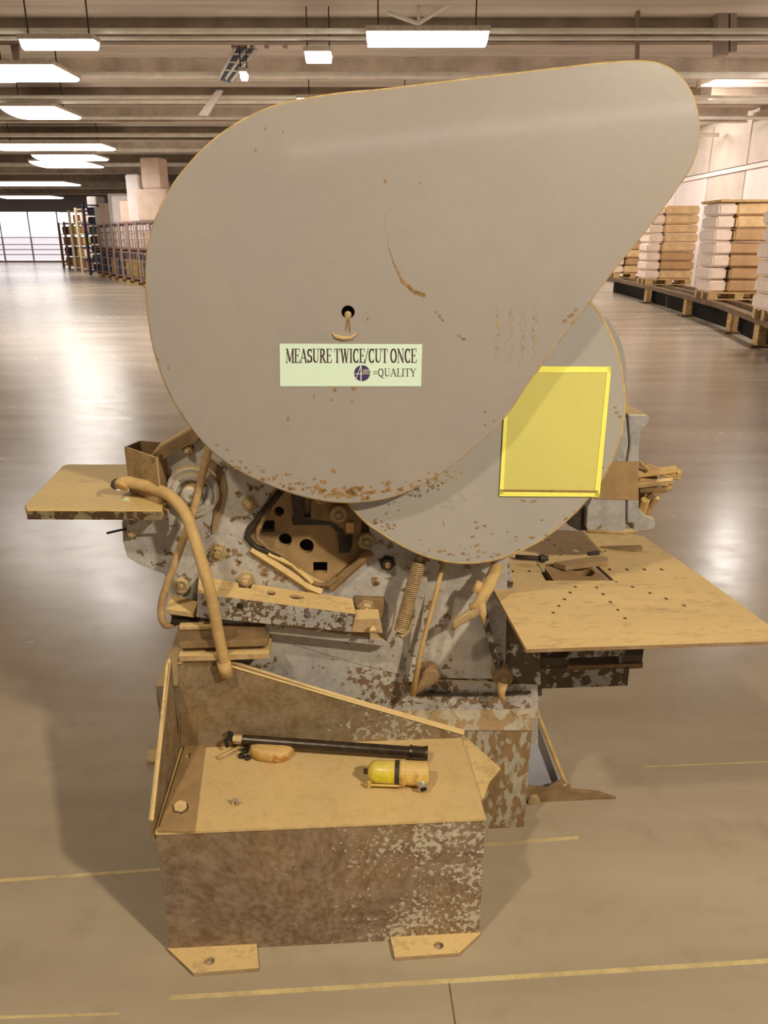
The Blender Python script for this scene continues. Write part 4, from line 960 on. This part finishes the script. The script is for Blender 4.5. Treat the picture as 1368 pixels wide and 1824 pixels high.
fb_[0] = (x0+.008, fb_[0][1]); fb_[3] = (x0+.012, fb_[3][1])
link('flat_bar', plate_bm(hz, fb_, [circ(hz, 322, 1441, 14, 14, .8), [hz.px(*p) for p in ((331, 1342), (340, 1342), (338, 1351), (329, 1351))]], .006, .003), M['brown'], mach, bevel=.001)
b0 = PZ(321, 1443, zb+.004)
link('tray_bolt', lathe_bm(b0, (0.15, -.25, 1), [(0, .021), (.004, .021), (.004, .017), (.016, .017), (.018, .014)], hexn=6), M['bolt'], mach, bevel=.001)
# corner stain plate
quadplate('wall_patch', [wp.p3(wp.px(*p), .001) for p in ((322, 1270), (352, 1268), (352, 1326), (322, 1326))], .001, M['dustdark'], mach, d=(0, -1, 0))
# feet
fh = HP(.012)
link('foot_plate', plate_bm(fh, [fh.px(*p) for p in [(297, 1688), (457, 1676), (461, 1724), (344, 1733)]], [circ(fh, 373, 1712, 9, 12, .75)], .011), M['dust'], mach, bevel=.001)
link('foot_plate', plate_bm(fh, [fh.px(*p) for p in [(694, 1664), (853, 1650), (856, 1662), (818, 1697), (703, 1705)]], [circ(fh, 781, 1684, 9, 12, .75)], .011), M['dust'], mach, bevel=.001)

# ------------------------------------------------------------------ loose things on the tray (world space through the machine's axes)
def world(p): return ORG + U*p[0] + V*p[1] + Zv*p[2]
tz = zb + .0065
def loose(name, label, cat, px, py, lift=0):
    p = PZ(px, py, tz); return thing(name, label, cat, world(Vector((p.x, p.y, tz+lift))), (0, 0, YAW)), p
def rel(p0, px, py, h):      # point above the tray in the thing's own axes
    p = PZ(px, py, tz+h); return Vector((p.x-p0.x, p.y-p0.y, h))
kk = 1.62/F
# yellow filter bowl with elbow
ft, p0 = loose('air_filter', 'yellow filter bowl with a threaded port lying on the dusty tray', 'filter', 705, 1392)
a = rel(p0, 655, 1374, .033); b = rel(p0, 762, 1378, .033); ax = (b-a).normalized(); L = (b-a).length
link('bowl', lathe_bm(a, ax, [(0, .008), (.003, .016), (.009, .023), (.018, .027), (.075, .028), (.077, .0275)], 24), M['filter'], ft, smooth=True)
link('band', lathe_bm(a+ax*.066, ax, [(0, .0292), (.010, .0292)], 24), M['dark'], ft)
link('head', lathe_bm(a+ax*.077, ax, [(0, .030), (.004, .032), (.013, .032), (.015, .029), (L-.077, .029), (L-.074, .024)], 24), M['filterhead'], ft, smooth=False)
link('drain_cap', lathe_bm(a-ax*.010, ax, [(0, .004), (.002, .007), (.007, .007), (.010, .006), (.012, .009)], 8), M['dark'], ft)
e = a+ax*(L-.018)
dn = Vector((.1, -1, -.35)).normalized()
link('port', lathe_bm(e+dn*.016+Vector((0, 0, -.003)), dn, [(0, .013), (.012, .0135), (.012, .0115), (.024, .0115)], 16), M['steel'], ft, smooth=False)
link('port_bore', lathe_bm(e+dn*.0405+Vector((0, 0, -.003)), dn, [(0, .0085), (.0006, .0085)], 14), M['black'], ft)
link('tie_rod', tube_bm([a+Vector((0, -.024, -.020)), a+ax*.08+Vector((0, -.024, -.020))], .003, 6), M['filterhead'], ft)
link('lug', lathe_bm(a+Vector((.002, -.024, -.024)), (0, 0, 1), [(0, .005), (.012, .005)], 8), M['filterhead'], ft)
# long black pipe
pt, p0 = loose('black_pipe', 'long black threaded pipe with a coupling lying along the tray wall', 'pipe', 590, 1345)
a = rel(p0, 425, 1312, .035); b = rel(p0, 762, 1342, .020); ax = (b-a).normalized(); L = (b-a).length
a = Vector((a.x, min(a.y, TW-p0.y-.02), a.z))
ax = (b-a).normalized(); L = (b-a).length
link('pipe_body', lathe_bm(a, ax, [(0, .010), (.012, .010), (.012, .013), (L-.045, .0145)], 18), M['blackpipe'], pt, smooth=False)
link('coupling', lathe_bm(a+ax*(L-.046), ax, [(0, .018), (.006, .019), (.006, .0165), (.038, .0165), (.038, .019), (.046, .018)], 18), M['blackpipe'], pt, smooth=False)
link('pipe_nut', lathe_bm(a+ax*(-.012), ax, [(0, .012), (.03, .013)], hexn=6), M['bolt'], pt)
link('valve_claw', tube_bm([a-ax*.012, a-ax*.022+Vector((0, -.004, .006)), a-ax*.030+Vector((0, -.010, .0)), a-ax*.026+Vector((0, -.018, -.014))], [.008, .007, .006, .004], 8), M['black'], pt, smooth=True)
link('valve_claw', tube_bm([a-ax*.014+Vector((0, 0, .004)), a-ax*.018+Vector((0, 0, .016)), a-ax*.026+Vector((0, 0, .02))], [.006, .006, .004], 8), M['black'], pt, smooth=True)
# half-round dusty disc
dt, p0 = loose('float_half', 'half-round tan disc lying flat edge towards the black pipe', 'disc', 485, 1348)
out = [(445, 1332), (450, 1322), (470, 1319), (505, 1319), (524, 1325), (524, 1336), (512, 1348), (492, 1353), (465, 1350), (448, 1344)]
hq = HP(tz+.016); o2 = [(x-p0.x, y-p0.y) for x, y in [hq.px(*p) for p in out]]
o2 = [tuple(p) for p in catmull(o2, 4)]; cx = sum(p[0] for p in o2)/len(o2); cy = sum(p[1] for p in o2)/len(o2)
bm = bmesh.new(); rings = []
for (s, h) in ((.84, 0), (.97, .007), (1.0, .016), (.98, .024), (.90, .030), (.6, .033)):
    rings.append([bm.verts.new((cx+(x-cx)*s, cy+(y-cy)*s, h)) for x, y in o2])
n = len(o2)
for A_, B_ in zip(rings, rings[1:]):
    for k in range(n): bm.faces.new((A_[k], A_[(k+1) % n], B_[(k+1) % n], B_[k]))
bm.faces.new(rings[0][::-1]); bm.faces.new(rings[-1]); link('disc_body', bm, M['lump'], dt, smooth=True)
# pin and dark debris left of the disc
t1, p0 = loose('steel_pin', 'short dusty steel pin with a round end left of the half-round disc', 'pin', 410, 1345)
link('shank', tube_bm([rel(p0, 388, 1350, .007), rel(p0, 428, 1330, .010)], .0045, 8), M['hose'], t1, smooth=True)
link('eye', lathe_bm(rel(p0, 430, 1329, .008)-Vector((0, 0, .008)), (0, 0, 1), [(0, .006), (.003, .010), (.012, .010), (.015, .005)], 12), M['dustdark'], t1, smooth=True)
link('bright_edge', tube_bm([rel(p0, 389, 1352, .003), rel(p0, 421, 1341, .003)], .0015, 6), M['steel'], t1)
for k, (x, y, nm) in enumerate([(436, 1340, 'upper'), (430, 1349, 'lower left'), (441, 1352, 'lower right')]):
    t2, p0 = loose('hex_nut', nm+' of three small dark nuts beside the half-round disc', 'nut', x, y)
    t2['group'] = 'dark nuts on the tray'
    link('nut_body', lathe_bm((0, 0, 0), (0, 0, 1), [(0, .007), (.001, .0085), (.008, .0085), (.009, .007)], hexn=6), M['dark'], t2)
    link('nut_bore', lathe_bm((0, 0, .0088), (0, 0, 1), [(0, .004), (.0006, .004)], 10), M['black'], t2)
t3, p0 = loose('steel_clip', 'tiny bent steel clip standing alone on the front left of the tray', 'clip', 418, 1436)
quadplate('clip_leg', [(-.007, 0, 0), (-.004, .003, .016), (.001, .003, .016), (-.002, 0, 0)], .003, M['hose'], t3, d=(0, 1, 0))
quadplate('clip_leg', [(.004, 0, 0), (.004, .004, .017), (.009, .004, .016), (.009, 0, 0)], .003, M['dust'], t3, d=(0, 1, 0))
quadplate('clip_bridge', [(-.005, .001, .012), (-.005, .004, .0165), (.009, .004, .0165), (.009, .001, .012)], .003, M['steel'], t3, d=(0, 1, 0))

# loose things on the work table
def on_table(name, label, cat, px, py):
    p = PZ(px, py, z2+.0006); return thing(name, label, cat, world(p), (0, 0, YAW)), p
t4, p0 = on_table('flat_plate', 'small dusty flat steel plate lying across the die opening', 'plate', 1035, 1000)
hq = HP(z2+.008+.012)
link('plate_body', plate_bm(Plane((0, 0, .0145), (1, 0, 0), (0, 1, 0)), [(x-p0.x, y-p0.y) for x, y in [hq.px(*p) for p in [(987, 998), (1008, 1005), (1084, 996), (1083, 989), (1066, 987)]]], [], .014), M['brown'], t4, bevel=.001)
t5, p0 = on_table('punch_tool', 'short dark punch tool lying beside the flat plate near the disc', 'tool', 950, 995)
q = lambda x, y, h: (lambda s: Vector((s.x-p0.x, s.y-p0.y, h)))(PZ(x, y, z2+h))
link('shank', tube_bm([q(918, 992, .010), q(966, 995, .010)], .007, 10), M['dark'], t5, smooth=True)
link('head', lathe_bm(q(962, 995, .012), (1, 0, 0), [(0, .011), (.012, .012), (.013, .008), (.022, .008)], 12), M['dark'], t5)
t6, p0 = on_table('thin_wedge', 'long thin brown wedge strip lying at the back of the work table', 'strip', 1105, 978)
quadplate('wedge_body', [Vector(((s := PZ(x, y, z2+.001)).x-p0.x, s.y-p0.y, .0005)) for x, y in ((1070, 976), (1142, 974), (1144, 981), (1130, 983))], .006, M['dustdark'], t6, d=(0, 0, 1))
t7, p0 = on_table('steel_scrap', 'small dark steel offcut on the work table behind the flat plate', 'offcut', 1060, 986)
quadplate('scrap_body', [Vector(((s := PZ(x, y, z2+.001)).x-p0.x, s.y-p0.y, .0005)) for x, y in ((1046, 987), (1066, 984), (1068, 988), (1050, 990))], .006, M['dark'], t7, d=(0, 0, 1))
